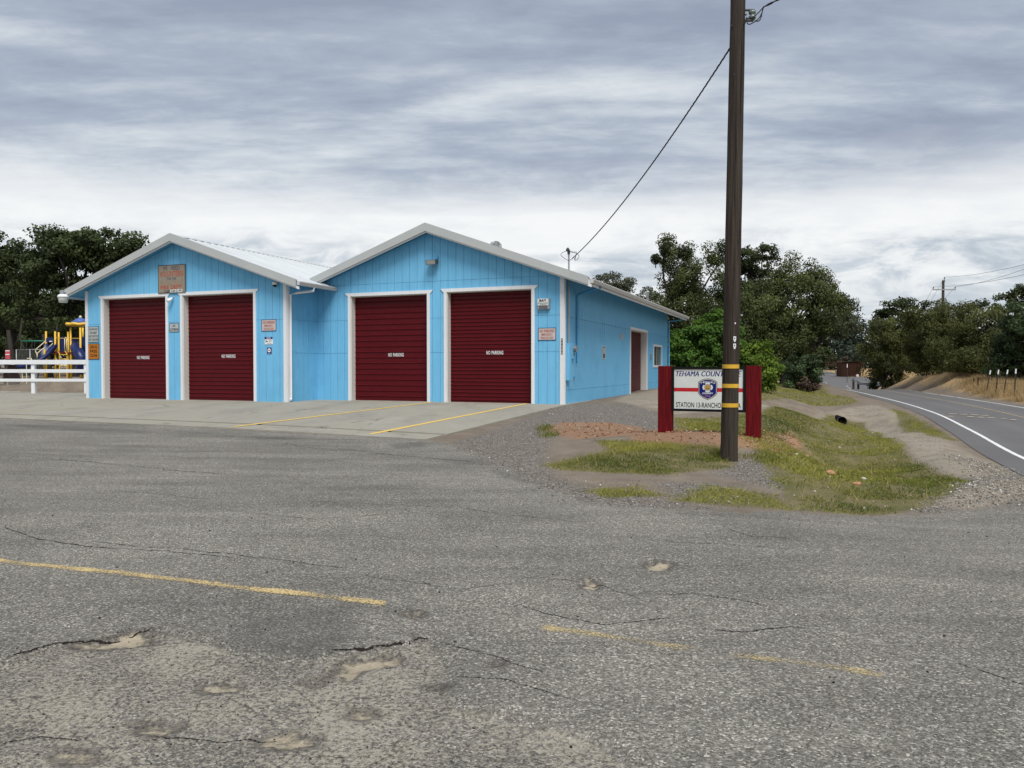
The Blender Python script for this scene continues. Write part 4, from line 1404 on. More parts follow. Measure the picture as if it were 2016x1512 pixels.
# address numbers up the corner board
t = on_front('address_numbers', 'column of black address tiles on the white corner board', 'numbers', -.035, -.054, 1.905)
for k, d in enumerate('17155'):
    z = .21 - k * .106
    mb = MB(); mb.box(-.028, .028, -.006, 0, z - .051, z + .051); tile = mb.build('number_tile', M['ink_black'], t)
    w = .008 if d == '1' else .016
    lettering(d, -w, w, z - .036, z + .036, -.008, M['white_plastic'], tile, 'digit', bold=.03)

# alarm box
t = on_front('alarm_box', 'grey alarm box with a white BAY plate beside the right door', 'alarm box', -.66, -.018, 3.30)
mb = MB(); mb.box(-.20, .21, -.11, 0, -.17, .20); mb.build('housing', M['galv'], t, bevel=.012)
mb = MB(); mb.box(-.195, .18, -.128, -.111, -.03, .19); pl = mb.build('name_plate', M['sign_white'], t)
lettering('BAY', -.13, .12, .085, .165, -.130, M['ink_black'], pl, bold=.05, space=1.1); lettering('BURGLAR ALARM', -.17, .16, .02, .06, -.130, M['ink_black'], pl, bold=.01)
mb = MB(); mb.box(-.12, .11, -.130, -.129, -.008, .004); mb.build('print_line', M['ink_black'], pl)
mb = MB()
for k in range(4): mb.box(-.15, .15, -.118, -.110, -.15 + k * .028, -.138 + k * .028)
mb.build('louvre', M['dark_metal'], t)

# lamps and the camera on the walls
t = on_front('flood_light', 'black floodlight tilted down on the right gable', 'light', -4.73, -.018, 4.88)
mb = MB(); mb.add([(x, y, z) for x in (-.20, .20) for y, z in ((-.10, .10), (-.34, .07), (-.30, -.10), (-.12, -.06))], [(0, 1, 2, 3), (7, 6, 5, 4), (0, 4, 5, 1), (1, 5, 6, 2), (2, 6, 7, 3), (3, 7, 4, 0)])
mb.build('lamp_body', M['dark_metal'], t, bevel=.008)
mb = MB(); mb.add([(-.17, -.345, .055), (.17, -.345, .055), (.17, -.308, -.085), (-.17, -.308, -.085)], [(0, 1, 2, 3)]); mb.build('lens', M['lens'], t)
mb = MB(); mb.tube([(.10, 0, .26), (.10, -.03, .24), (.10, -.03, .14), (.02, -.12, .11)], .016, 6); mb.box(.05, .15, -.04, 0, .16, .24); mb.build('bracket', M['blue_dark'], t)
t = on_front('spot_light', 'small white spotlight under the volunteers board', 'light', -14.92, LV - .018, 3.82)
mb = MB(); mb.lathe([(.05, -.02), (.06, 0), (.05, .02)], (0, 0, .05), 10); mb.tube([(0, 0, .06), (.03, -.08, .06), (.02, -.12, .0)], .018, 6); mb.build('bracket', M['galv'], t)
mb = MB()
mb.tube([(.05, -.07, .02), (-.02, -.15, -.06), (-.06, -.22, -.12)], [.035, .07, .075], 12); mb.build('lamp_head', M['white_plastic'], t, True)
t = on_front('security_camera', 'small dome camera under the eave of the left wing', 'camera', -10.12, LV - .018, 4.18)
mb = MB(); mb.box(-.03, .09, -.10, 0, .03, .12); mb.build('bracket', M['sign_grey'], t, bevel=.01)
mb = MB(); mb.lathe([(.085, -.04), (.09, .03), (.06, .07)], (0, -.10, .0), 14); mb.build('housing', M['white_plastic'], t, True)
mb = MB(); mb.lathe([(.02, -.12), (.06, -.09), (.07, -.041)], (0, -.10, .0), 14); mb.build('dome', M['black'], t, True)
t = on_front('eave_lamp', 'white dusk-to-dawn lamp at the far left eave corner', 'light', -20.05, LV - .56, 3.98)
mb = MB(); mb.lathe([(.15, -.20), (.185, -.02), (.19, .0)], (0, 0, 0), 18); mb.build('refractor', M['sign_white'], t, True)
mb = MB(); mb.lathe([(.205, .0), (.21, .05), (.17, .11), (.12, .13)], (0, 0, 0), 18); mb.build('hood', M['white_plastic'], t, True)
mb = MB(); mb.lathe([(.10, .131), (.10, .28), (.05, .30)], (-.03, 0, 0), 12); mb.tube([(0, 0, .24), (.12, .06, .23), (.20, .10, .22)], .035, 8); mb.build('socket', M['galv'], t)

# things on the side wall (local x runs along the wall, -y points out)
t = on_side('electric_meter', 'grey round electric meter on the side wall by the corner', 'meter', .86, 1.80)
mb = MB(); mb.box(-.13, .13, -.10, -.017, -.30, .22); mb.build('meter_box', M['blue'], t, bevel=.01)
mb = MB(); mb.tube([(.0, -.10, .05), (.0, -.20, .05)], [.12, .115], 16); mb.build('meter_dial', M['galv'], t)
mb = MB(); mb.tube([(-.02, -.08, -.12), (-.02, -.14, -.15)], .03, 6); mb.build('lock', M['dark_metal'], t)
for lab, v, z, w, h, m in (('pale upright placard on the blue side wall left of the side door', 5.1, 1.80, .42, .52, 'sign_cream'), ('small grey placard high on the side wall near the side door', 8.05, 2.53, .52, .22, 'sign_grey')):
    t = on_side('wall_placard', lab, 'placard', v, z)
    mb = MB(); mb.box(-w / 2, w / 2, -.03, -.017, -h / 2, h / 2); mb.build('sign_board', M[m], t)
    mb = MB(); mb.box(-w / 2 + .06, w / 2 - .06, -.033, -.031, -h / 2 + .04, h / 2 - .04); mb.build('print', M['dark_metal' if h > .4 else 'galv'], t)
    mb = MB(); mb.box(-w / 2 + .10, w / 2 - .10, -.036, -.034, -.05, h / 2 - .08); mb.build('print_field', M[m], t)
t = on_side('utility_box', 'small grey box on the side wall beside the window', 'box', 14.3, 1.78)
mb = MB(); mb.box(-.12, .12, -.10, -.017, -.11, .11); mb.build('housing', M['galv'], t, bevel=.01); mb = MB(); mb.box(-.10, .10, -.108, -.101, -.09, .09); mb.build('cover', M['blue'], t)
t = on_side('hose_tap', 'small outdoor tap low on the side wall near the corner', 'tap', 1.1, .72)
mb = MB(); mb.tube([(0, -.017, .12), (0, -.05, .12), (0, -.06, .02)], .016, 6); mb.build('spout', M['galv'], t); mb = MB(); mb.tube([(0, -.05, .13), (0, -.05, .19)], .03, 8); mb.build('handle', M['blue_dark'], t)

# ------------------------------------------------------------------ free-standing things
def child(mb, name, mat, t, smooth=False, bevel=0.0, parent=None):
    """vertices given in world space, stored relative to the thing's base"""
    l = t.location
    mb.v = [(x - l.x, y - l.y, z - l.z) for x, y, z in mb.v]
    return mb.build(name, mat, parent or t, smooth, bevel)


def sag(a, b, s, n=40):
    a, b = np.array(a, float), np.array(b, float)
    t = np.linspace(0, 1, n)[:, None]
    p = a + (b - a) * t
    p[:, 2] -= (4 * s * t * (1 - t))[:, 0]
    return p


# utility pole beside the sign
pb = hit(1435, 906); PY = pb[1]
pz = G(*pb)
top = at_depth(1453, 0, PY + .02)
axis = top - np.array([pb[0], pb[1], pz])
pole = thing('utility_pole', 'tall dark wooden utility pole with three yellow bands standing before the station sign', 'utility pole', (pb[0], pb[1], pz))
pbase = np.array([pb[0], pb[1], pz])
def on_pole(py):
    lo, hi = 0.0, 1.3
    for _ in range(40):
        m = .5 * (lo + hi); q = pbase + axis * m
        zf = q[1] * math.cos(PITCH) - (q[2] - CAMZ) * math.sin(PITCH); upv = q[1] * math.sin(PITCH) + (q[2] - CAMZ) * math.cos(PITCH)
        if PCY - FPX * upv / zf > py: lo = m
        else: hi = m
    return lo
R0 = 15.8 / FPX * PY
def prad(t): return R0 * (1 - .155 * t)
mb = MB(); ts = np.linspace(-.06, 1.22, 26); rg = np.random.default_rng(3)
vs = []
n = 22
jit = rg.normal(0, .004, n)
for t_ in ts:
    c = pbase + axis * t_
    for k in range(n):
        a = 2 * math.pi * k / n
        r = prad(t_) * (1.07 if t_ < 0 else 1) + jit[k] + rg.normal(0, .0012)
        vs.append(c + np.array([math.cos(a) * r, math.sin(a) * r, 0]))
mb.add(vs, [(i * n + k, i * n + (k + 1) % n, (i + 1) * n + (k + 1) % n, (i + 1) * n + k) for i in range(len(ts) - 1) for k in range(n)] + [tuple(range((len(ts) - 1) * n, len(ts) * n))])
child(mb, 'shaft', M['pole'], pole, True)
for py in (721.5, 759.5, 797.5):
    t_ = on_pole(py); c = pbase + axis * t_
    h = .034
    mb = MB(); mb.lathe([(prad(t_) + .004, -h), (prad(t_) + .0075, -h), (prad(t_) + .0075, h), (prad(t_) + .004, h)], c, 26)
    child(mb, 'reflective_band', M['yellow_band'], pole)
for py, txt in ((637, None), (668, '0'), (682, '0')):
    t_ = on_pole(py); c = pbase + axis * t_ + np.array([.02, -prad(t_) - .006, 0])
    mb = MB()
    if txt is None: mb.box(c[0] - .006, c[0] + .014, c[1], c[1] + .006, c[2] - .016, c[2] + .010)
    else:
        mb.box(c[0] - .022, c[0] + .022, c[1], c[1] + .005, c[2] - .020, c[2] + .044)
        mb.box(c[0] - .014, c[0] + .014, c[1], c[1] + .005, c[2] - .046, c[2] - .022)
    tg = child(mb, 'pole_tag', M['white_plastic'], pole)
    if txt:
        mb = MB(); mb.disc(c[0], c[1] - .001, c[2] + .012, .009, 10, 0, .018); child(mb, 'hole_mark', M['ink_black'], pole, parent=tg)
for py in (55, 150, 705):
    t_ = on_pole(py); c = pbase + axis * t_ + np.array([-prad(t_) * (.9 if py < 100 else .3), -prad(t_) * .55, 0])
    mb = MB(); mb.tube([c, c + np.array([-.03, -.03, 0])], .016, 8); child(mb, 'bolt', M['dark_metal'], pole)
tb = on_pole(30); cb = pbase + axis * tb
arm = MB(); arm.box(cb[0] + prad(tb) - .02, cb[0] + prad(tb) + .16, cb[1] - .025, cb[1] + .025, cb[2] + .075, cb[2] + .095)
arm.box(cb[0] + prad(tb) - .02, cb[0] + prad(tb) + .15, cb[1] - .03, cb[1] + .03, cb[2] - .10, cb[2] - .07); arm.tube([(cb[0] + prad(tb), cb[1], cb[2] + .01), (cb[0] + prad(tb) + .035, cb[1], cb[2] + .01)], .015, 6)
br = child(arm, 'bracket', M['dark_metal'], pole)
mb = MB(); mb.lathe([(.04, -.075), (.062, -.06), (.062, -.02), (.042, -.005), (.042, .01), (.062, .025), (.062, .065), (.03, .078)], (cb[0] + prad(tb) + .13, cb[1], cb[2] + .0), 14); child(mb, 'insulator', M['insulator'], pole, True, parent=br)


def twisted(pts, off, r, turns, ph):
    pts = np.asarray(pts); n = len(pts)
    d = np.gradient(pts, axis=0); d /= np.linalg.norm(d, axis=1)[:, None]
    a = np.cross(d, [0, 0, 1]); a /= np.linalg.norm(a, axis=1)[:, None]; b = np.cross(d, a)
    w = np.linspace(0, 2 * math.pi * turns, n) + ph
    return pts + off * (np.cos(w)[:, None] * a + np.sin(w)[:, None] * b)


mast_top = B(.07, .30, 4.82)
tp = on_pole(90); pa = pbase + axis * tp + np.array([-prad(tp) * .8, .06, 0])
cable = thing('service_cable', 'black twisted service cable sloping from the pole down to the station mast', 'cable', mast_top)
core = sag(mast_top + np.array([.12, -.05, .0]), pa, .30, 180)
for k in range(3):
    mb = MB(); mb.tube(twisted(core, .010, .009, 26, k * 2.09), .0070, 5); child(mb, 'strand', M['rubber'], cable, True)
for k, (dx, dz, dy) in enumerate(((-.28, -.02, .05), (.30, -.05, -.1), (.22, .10, -.05))):
    a0 = B(.07, .24, 5.09); m0 = mast_top + np.array([.12, -.05, 0])
    pts = catmull(np.array([a0, a0 + np.array([dx * .7, dy, -.08]), .5 * (a0 + m0) + np.array([dx, dy, dz - .02]), m0 + np.array([dx * .4, 0, -.06]), m0 + np.array([.06 * k, -.03, .05 * k])]), .05)
    mb = MB(); mb.tube(pts, .008, 5); child(mb, 'drip_loop', M['rubber'], cable, True)
ins = np.array([cb[0] + prad(tb) + .19, cb[1] - .02, cb[2] + .0])
upc = thing('overhead_cable', 'black overhead cable leaving the pole bracket towards the upper right', 'cable', ins)
j0 = at_depth(1503, 14, PY - .1); far = at_depth(2050, -330, PY - 2.5)
core = sag(j0, far, .12, 90)
for k in range(2):
    mb = MB(); mb.tube(twisted(core, .010, .009, 12, k * 3.14), .0095, 5); child(mb, 'strand', M['rubber'], upc, True)
for pts in ([j0, at_depth(1492, 26, PY - .08), at_depth(1480, 35, PY - .06), at_depth(1470, 36, PY - .05)], [j0, at_depth(1498, 30, PY - .1), at_depth(1490, 40, PY - .1), at_depth(1475, 48, PY - .1), at_depth(1471, 44, PY - .08), at_depth(1470, 36, PY)],
            [j0, at_depth(1500, 26, PY - .1), at_depth(1497, 38, PY - .1), at_depth(1491, 42, PY - .1), at_depth(1486, 40, PY - .1)], [at_depth(1470, 34, PY - .1), at_depth(1468, 44, PY - .12), at_depth(1464, 50, PY - .12)]):
    mb = MB(); mb.tube(catmull(np.array(pts), .03), .0095, 5); child(mb, 'drip_loop', M['rubber'], upc, True)

# the station sign
sl, sr = hit(1310, 851), hit(1483, 861)
zl, zr = G(*sl), G(*sr)
sc = .5 * (sl + sr); ang = math.atan2(sr[1] - sl[1], sr[0] - sl[0]); W = float(np.linalg.norm(sr - sl))
ztop = float(at_depth(1310, 720.5, sl[1])[2])
sz = min(zl, zr)
sign = thing('station_sign', 'roadside sign board with county fire lettering and shield between two red timber posts', 'sign', (sc[0], sc[1], sz), ang)
HT = ztop - sz
pw = 13.4 / FPX * sl[1]
for sx in (-1, 1):
    mb = MB(); mb.box(sx * W / 2 - pw, sx * W / 2 + pw, -.09, .15, -.25, HT + (0.0 if sx < 0 else .002))
    mb.build('post', M['post_red'], sign, bevel=.006)
px2m = W / 173.0
fx0, fx1 = -W / 2 + pw, W / 2 - pw
pz0, pz1 = HT - 91.5 * px2m, HT - 1.5 * px2m
mb = MB(); fw = 5.0 * px2m
mb.box(fx0, fx1, -.10, -.02, pz1 - fw, pz1); mb.box(fx0, fx1, -.10, -.02, pz0, pz0 + fw); mb.box(fx0, fx0 + fw, -.10, -.02, pz0 + fw, pz1 - fw); mb.box(fx1 - fw, fx1, -.10, -.02, pz0 + fw, pz1 - fw)
mb.build('frame', M['black'], sign)
mb = MB(); mb.box(fx0 + fw, fx1 - fw, -.08, -.03, pz0 + fw, pz1 - fw); mb.build('panel', M['sign_white'], sign)
ax0, ax1, az0, az1 = fx0 + fw, fx1 - fw, pz0 + fw, pz1 - fw
aw, ah = ax1 - ax0, az1 - az0
YF = -.0805
mb = MB(); mb.poly([(ax0, az0 + ah * .435), (ax1, az0 + ah * .435), (ax1, az0 + ah * .53), (ax0, az0 + ah * .53)], YF - .001); mb.build('stripe', M['red_stripe'], sign)
for dx, dy in ((0, .001), (.007, .0013)):       # heavy strokes: the same letters struck twice
    lettering('TEHAMA COUNTY FIRE', ax0 + aw * .025 + dx, ax1 - aw * .03 + dx, az0 + ah * .82, az0 + ah * .95, YF - dy, M['ink_navy'], sign, shear=.25, space=1.04)
lettering('STATION 13-RANCHO TEHAMA', ax0 + aw * .03, ax1 - aw * .03, az0 + ah * .035, az0 + ah * .165, YF - .001, M['ink_black'], sign, bold=.014, space=1.02)


def shield(c, w, h, k):
    """outline of the county shield: arched top, straight sides, pointed foot"""
    pts = []
    w2 = w / 2 * k; up = h * .5 * k; dn = h * .5 * k
    for t_ in np.linspace(-1, 1, 15): pts.append((c[0] + t_ * w2, c[1] + up - .16 * h * k * abs(t_) ** 2.2))
    pts += [(c[0] + w2, c[1] - dn * .38)]
    pts += [(c[0] + w2 * x, c[1] - dn * z) for x, z in ((.86, .56), (.5, .80), (.0, 1.0), (-.5, .80), (-.86, .56))]
    pts += [(c[0] - w2, c[1] - dn * .38)]
    return pts[::-1]


shc = (ax0 + aw * .495, az0 + ah * .50); shw, shh = aw * .275, ah * .53
for k, (kk, m) in enumerate(((1.0, 'ink_black'), (.955, 'gold'), (.93, 'sign_white'), (.895, 'ink_navy'))):
    mb = MB(); mb.poly(shield(shc, shw, shh, kk), YF - .002 - .001 * k); mb.build('shield', M[m], sign)
y = YF - .0065
for i, chh in enumerate('TEHAMA'):
    t_ = (i - 2.5) / 2.5; lx = shc[0] + t_ * shw * .34; lz = shc[1] + shh * (.345 - .05 * t_ * t_)
    lettering(chh, lx - shw * .05, lx + shw * .05, lz - shh * .04, lz + shh * .04, y, M['sign_white'], sign, 'emblem_letter', bold=.05)
lettering('COUNTY', shc[0] - shw * .29, shc[0] + shw * .29, shc[1] - shh * .235, shc[1] - shh * .155, y, M['sign_white'], sign, 'emblem_letters', bold=.05)
lettering('FIRE', shc[0] - shw * .15, shc[0] + shw * .15, shc[1] - shh * .36, shc[1] - shh * .29, y, M['purple_ink'], sign, 'emblem_letters', bold=.03)
cc = (shc[0], shc[1] + shh * .085); r1 = shw * .25
mb = MB()
for q in range(4):
    a = q * math.pi / 2
    pts = []
    for rr, aa in ((.35, -.30), (1.0, -.62), (1.08, -.3), (1.1, 0), (1.08, .3), (1.0, .62), (.35, .30)):
        pts.append((cc[0] + r1 * rr * math.cos(a + aa), cc[1] + r1 * rr * math.sin(a + aa)))
    mb.poly(pts[::-1], y - .0002 * q)
mb.disc(cc[0], y - .001, cc[1], r1 * .74, 28); mb.build('cross', M['sign_white'], sign)
mb = MB(); mb.disc(cc[0], y - .0015, cc[1], r1 * .66, 26); mb.build('seal_ring', M['ink_black'], sign)
mb = MB(); mb.disc(cc[0], y - .002, cc[1], r1 * .60, 24); mb.build('seal', M['gold'], sign)
mb = MB(); mb.disc(cc[0], y - .0025, cc[1] - r1 * .06, r1 * .30, 16); mb.build('seal_core', M['brown_wood'], sign)
mb = MB(); mb.disc(cc[0], y - .003, cc[1], r1 * .22, 14); mb.build('seal_core', M['gold'], sign)

# ------------------------------------------------------------------ white rail fence on the left
fz = lambda x: G(x, FY)
FY = 36.0
x0, x1 = (-420 - PCX) / FPX * FY, (171 - PCX) / FPX * FY
fence = thing('rail_fence', 'white three-rail fence in front of the playground', 'fence', ((x0 + x1) / 2, FY, G((x0 + x1) / 2, FY)))
ztops = [float(at_depth(100, p, FY)[2]) for p in (713, 730.5, 748.5)]
for k, zt in enumerate(ztops):
    h = (.105, .08, .07)[k]
    mb = MB(); mb.box(x0, x1, FY - .05, FY - .005, zt - h, zt + h); child(mb, 'rail', M['white'], fence, bevel=.008)
for px in (168.5, 64.5, -40, -145, -250, -355):
    x = (px - PCX) / FPX * FY
    mb = MB(); mb.box(x - .085, x + .085, FY - .003, FY + .16, G(x, FY) - .1, ztops[0] + .10); child(mb, 'post', M['white'], fence, bevel=.008)

# ------------------------------------------------------------------ playground
QY = 50.0
def Q(px, py, dy=0.0): return at_depth(px, py, QY + dy)
gx0 = Q(110, 750)
gz = G(gx0[0], QY)
play = thing('play_structure', 'yellow and blue playground tower with slide, ladder and tube slide', 'playground', (gx0[0], QY, gz))


def post(px, ptop, dy=0.0, r=.058, capm='black'):
    a = Q(px, ptop, dy); 
    mb = MB(); mb.tube([(a[0], a[1], G(a[0], a[1]) - .1), (a[0], a[1], a[2])], r, 10); p = child(mb, 'post', M['yellow_plastic'], play, True)
    if capm:
        mb = MB(); mb.lathe([(r * 1.25, -.02), (r * 1.3, .06), (r * .9, .11), (.01, .12)], a, 12); child(mb, 'post_cap', M[capm], play, True, parent=p)
    for f in (.62,):
        zz = G(a[0], a[1]) + (a[2] - G(a[0], a[1])) * f
        mb = MB(); mb.lathe([(r * 1.02, -.03), (r * 1.3, -.03), (r * 1.3, .03), (r * 1.02, .03)], (a[0], a[1], zz), 10); child(mb, 'clamp', M['yellow_plastic'], play, parent=p)


post(90.5, 651, .8); post(108.5, 651, -.3); post(115.5, 653, .9); post(134, 652, -.3); post(88, 688, -.6, .06, None)
post(139, 645, -.4, .058, None); post(158, 645, -.7, .062, None); post(163, 645, 1.2, .058, None); post(178, 645, -.2, .058, None)
# canopy over the right tower: blue cone, wavy yellow rim, pale knob
cx, cz = Q(158.5, 639)[0], float(Q(158.5, 638)[2])
mb = MB(); R_ = 26 * QY / FPX
mb.lathe([(R_ * .80, .04), (R_ * .30, .32), (.05, .42)], (cx, QY, cz), 24); child(mb, 'canopy', M['roof_blue'], play, True)
mb = MB(); mb.lathe([(R_ * .84, -.13), (R_ * .98, -.10), (R_, -.02), (R_ * .92, .06), (R_ * .76, .06)], (cx, QY, cz), 36, wob=lambda r, z, a: (r * (1 + .04 * math.cos(8 * a)), z + .025 * math.cos(8 * a))); child(mb, 'canopy_rim', M['yellow_plastic'], play, True)
mb = MB(); mb.lathe([(.02, -.03), (.085, .02), (.09, .07), (.05, .13), (.005, .15)], (cx, QY, cz + .40), 12); child(mb, 'finial', M['cream_plastic'], play, True)
# platforms
mb = MB()
for a, b, py in ((90, 136, 694), (134, 182, 695)):
    p, q = Q(a, py), Q(b, py); mb.box(p[0], q[0], QY - .5, QY + 1.1, p[2] - .06, p[2] + .05)
child(mb, 'platform', M['maroon'], play)
# slide chute with raised sides, running down to the left
cl = catmull(np.array([Q(104, 680, -.2), Q(100, 686, -.4), Q(92, 698, -.7), Q(80, 712, -1.0), Q(66, 720, -1.1), Q(50, 723.5, -1.15), Q(38, 724.5, -1.2)]), .25)
mb = MB(); sec = [(-.32, .20), (-.36, .19), (-.34, -.02), (-.25, -.06), (.25, -.06), (.34, -.02), (.36, .19), (.32, .20), (.29, .03), (-.29, .03)]
vs = []
for i, p in enumerate(cl):
    d = cl[min(i + 1, len(cl) - 1)] - cl[max(i - 1, 0)]; d /= np.linalg.norm(d)
    s_ = np.cross(d, [0, 0, 1.0]); s_ /= np.linalg.norm(s_); up = np.cross(s_, d)
    vs += [p + s_ * a + up * b for a, b in sec]
m_ = len(sec)
mb.add(vs, [(i * m_ + k, i * m_ + (k + 1) % m_, (i + 1) * m_ + (k + 1) % m_, (i + 1) * m_ + k) for i in range(len(cl) - 1) for k in range(m_)] + [tuple(range(m_)), tuple(range(len(vs) - 1, len(vs) - m_ - 1, -1))])
child(mb, 'slide', M['slide_blue'], play, True)
mb = MB()
for px in (44, 62): p = Q(px, 726, -1.15); mb.tube([p, (p[0], p[1], G(p[0], p[1]) - .05)], .035, 8)
child(mb, 'slide_support', M['cream_plastic'], play)
# slide hood and wall panels
def panel_px(a, b, t, bt, dy, mat, name, arch=0.0):
    p, q = Q(a, bt, dy), Q(b, t, dy)
    mb = MB(); n_ = 9
    pts = [(p[0], p[2]), (q[0], p[2])] + [(q[0] + (p[0] - q[0]) * k / n_, q[2] + arch * math.sin(math.pi * k / n_)) for k in range(n_ + 1)]
    mb.prism(pts, QY + dy - .03, QY + dy + .03); return child(mb, name, M[mat], play)
pan = panel_px(91, 106, 666, 674, -.1, 'slide_blue', 'slide_hood', .06)
a, b = Q(97, 672, -.16), Q(103, 673, -.16)
mb = MB(); mb.box(a[0], b[0], a[1] - .005, a[1], a[2] - .03, a[2] + .03); child(mb, 'label_plate', M['white_plastic'], play, parent=pan)
panel_px(118, 128, 664, 693, 1.0, 'slide_blue', 'wall_panel', .04)
panel_px(137, 156, 667, 694, 1.0, 'slide_blue', 'wall_panel', .02)
panel_px(161, 182, 664, 693, -.2, 'slide_blue', 'wall_panel', .06)
mb = MB(); mb.tube(catmull(np.array([Q(146, 680, .3), Q(150, 686, -.4), Q(158, 700, -.9), Q(163, 716, -.9), Q(158, 730, -.6)]), .15), .33, 16, False); child(mb, 'tube_slide', M['slide_blue'], play, True)
# ladder and hand rails
mb = MB()
for sx in (117.5, 132):
    mb.tube(catmull(np.array([Q(sx, 752, -.9), Q(sx, 700, -.7), Q(sx - 1, 696, -.6), Q(sx - 4, 692, -.45)]), .1), .028, 8)
for py in (698.5, 707, 720, 732): mb.tube([Q(117.5, py, -.75), Q(132, py, -.75)], .026, 8)
child(mb, 'ladder', M['yellow_plastic'], play, True)
mb = MB()
for sx in (127.5, 131): mb.tube([Q(sx, 692, -.5), Q(sx, 667, -.5)], .024, 8)
mb.tube(catmull(np.array([Q(127.5, 667, -.5), Q(128.5, 664.5, -.5), Q(130, 664.5, -.5), Q(131, 667, -.5)]), .04), .024, 8); mb.tube([Q(127.5, 692, -.5), Q(131, 692, -.5)], .024, 8)
child(mb, 'grab_rail', M['cream_plastic'], play, True)
mb = MB()
mb.tube(catmull(np.array([Q(89, 672, -.9), Q(80, 680, -1.1), Q(71.5, 687, -1.2), Q(70, 690, -1.2), Q(71, 694, -1.2), Q(73, 696, -1.2), Q(80, 690, -1.1), Q(88, 684, -.9)]), .12), .028, 8)
mb.tube([Q(73, 696, -1.2), Q(73.5, 706, -1.2)], .026, 8); child(mb, 'hand_rail', M['cream_plastic'], play, True)
mb = MB(); mb.tube([Q(97, 683, -.75), Q(104, 676, -.6)], .024, 8); child(mb, 'hand_rail', M['cream_plastic'], play, True)
mb = MB()
for py in (666, 694): mb.tube([Q(108, py, -.3), Q(134, py, -.3)], .02, 6)
mb.tube([Q(139, 666, -.5), Q(158, 666, -.6)], .02, 6); mb.tube([Q(110, 664, .2), Q(116, 664, .8)], .02, 6); child(mb, 'cross_rail', M['yellow_plastic'], play, True)
# swing beam, climbing hoop, spring seat, chain link panel, red board, picnic table
a, b = at_depth(41, 671.5, 56), at_depth(92, 671.5, 56)
sw = thing('swing_set', 'green topped swing frame behind the playground tower', 'swing set', ((a[0] + b[0]) / 2, 56, G((a[0] + b[0]) / 2, 56)))
mb = MB(); mb.tube([a, b], .07, 10); child(mb, 'top_beam', M['green_paint'], sw, True)
for e in (a + np.array([.1, 0, 0]), b - np.array([.1, 0, 0])):
    for dy in (-1.0, 1.0):
        mb = MB(); mb.tube([e, (e[0], e[1] + dy, G(e[0], e[1] + dy) - .05)], .035, 8); child(mb, 'leg', M['steel_post'], sw, True)
for x in (a[0] + .6, a[0] + 1.2):
    z0 = G(x, 56) + .5
    mb = MB()
    for dx in (-.2, .2): mb.tube([(x + dx, 56, a[2]), (x + dx, 56, z0)], .012, 5)
    ch_ = child(mb, 'chain', M['dark_metal'], sw); mb = MB(); mb.box(x - .22, x + .22, 55.9, 56.1, z0 - .03, z0 + .01); child(mb, 'swing_seat', M['black'], sw)
a = at_depth(57.5, 711, 45)
hp = thing('climbing_hoop', 'small yellow hoop just above the white fence', 'play hoop', (a[0], 45, G(a[0], 45)))
mb = MB(); zg = G(a[0], 45); zt = float(at_depth(57.5, 706, 45)[2])
mb.tube(catmull(np.array([(a[0] - .17, 45, zg - .05), (a[0] - .15, 45, zt - .12), (a[0] - .06, 45, zt), (a[0] + .06, 45, zt), (a[0] + .15, 45, zt - .12), (a[0] + .17, 45, zg - .05)]), .06), .025, 8); child(mb, 'hoop', M['cream_plastic'], hp, True)
mb = MB(); mb.tube([(a[0] - .16, 45, zg + .25), (a[0] + .16, 45, zg + .25)], .02, 8); child(mb, 'rung', M['cream_plastic'], hp, True)
a, b = at_depth(32, 688, 58), at_depth(86, 688, 58)
cl_ = thing('chain_link_fence', 'grey chain link fence panel behind the slide', 'fence', ((a[0] + b[0]) / 2, 58, G((a[0] + b[0]) / 2, 58)))
zg = G(a[0], 58)
for x in (a[0], (a[0] + b[0]) / 2, b[0]):
    mb = MB(); mb.tube([(x, 58, zg - .1), (x, 58, a[2])], .035, 8); child(mb, 'post', M['galv'], cl_, True)
mb = MB(); mb.tube([a, b], .025, 6); mb.tube([(a[0], 58, zg + 1.0), (a[0] + 1.0, 58, zg)], .02, 6); child(mb, 'top_rail', M['galv'], cl_, True)
mb = MB(); H = a[2] - zg
for k in np.arange(-H, b[0] - a[0], .13):
    s0, s1 = max(k, 0), min(k + H, b[0] - a[0])
    if s1 > s0:
        mb.tube([(a[0] + s0, 58, zg + (s0 - k)), (a[0] + s1, 58, zg + (s1 - k))], .006, 3, False); mb.tube([(a[0] + s0, 58.01, a[2] - (s0 - k)), (a[0] + s1, 58.01, a[2] - (s1 - k))], .006, 3, False)
child(mb, 'wire_mesh', M['mesh_wire'], cl_)
a = at_depth(15.5, 700, 47)
rb = thing('notice_board', 'faded red upright board on a post at the far left', 'notice board', (a[0], 47, G(a[0], 47)))
w_ = 4.5 * 47 / FPX
zt, zb = float(at_depth(15, 689, 47)[2]), float(at_depth(15, 707, 47)[2])
mb = MB(); mb.box(a[0] - w_, a[0] + w_, 46.97, 47.03, zb, zt); bd = child(mb, 'board', M['pink_red'], rb)
mb = MB(); mb.box(a[0] - w_ * .92, a[0] + w_ * .92, 46.955, 46.968, zt - .08, zt - .03); mb.box(a[0] - w_ * .9, a[0] + w_ * .9, 46.955, 46.968, zt - .30, zt - .25); child(mb, 'white_strip', M['white_plastic'], rb, parent=bd)
mb = MB(); mb.box(a[0] - .04, a[0] + .04, 47.031, 47.10, G(a[0], 47) - .1, zb + .3); child(mb, 'post', M['brown_wood'], rb)
a = at_depth(8, 740, 44)
tz = G(a[0], 44)
tbz = float(at_depth(8, 718, 44)[2])
tbl = thing('picnic_table', 'dark picnic table on concrete blocks behind the white fence', 'table', (a[0], 44, tz))
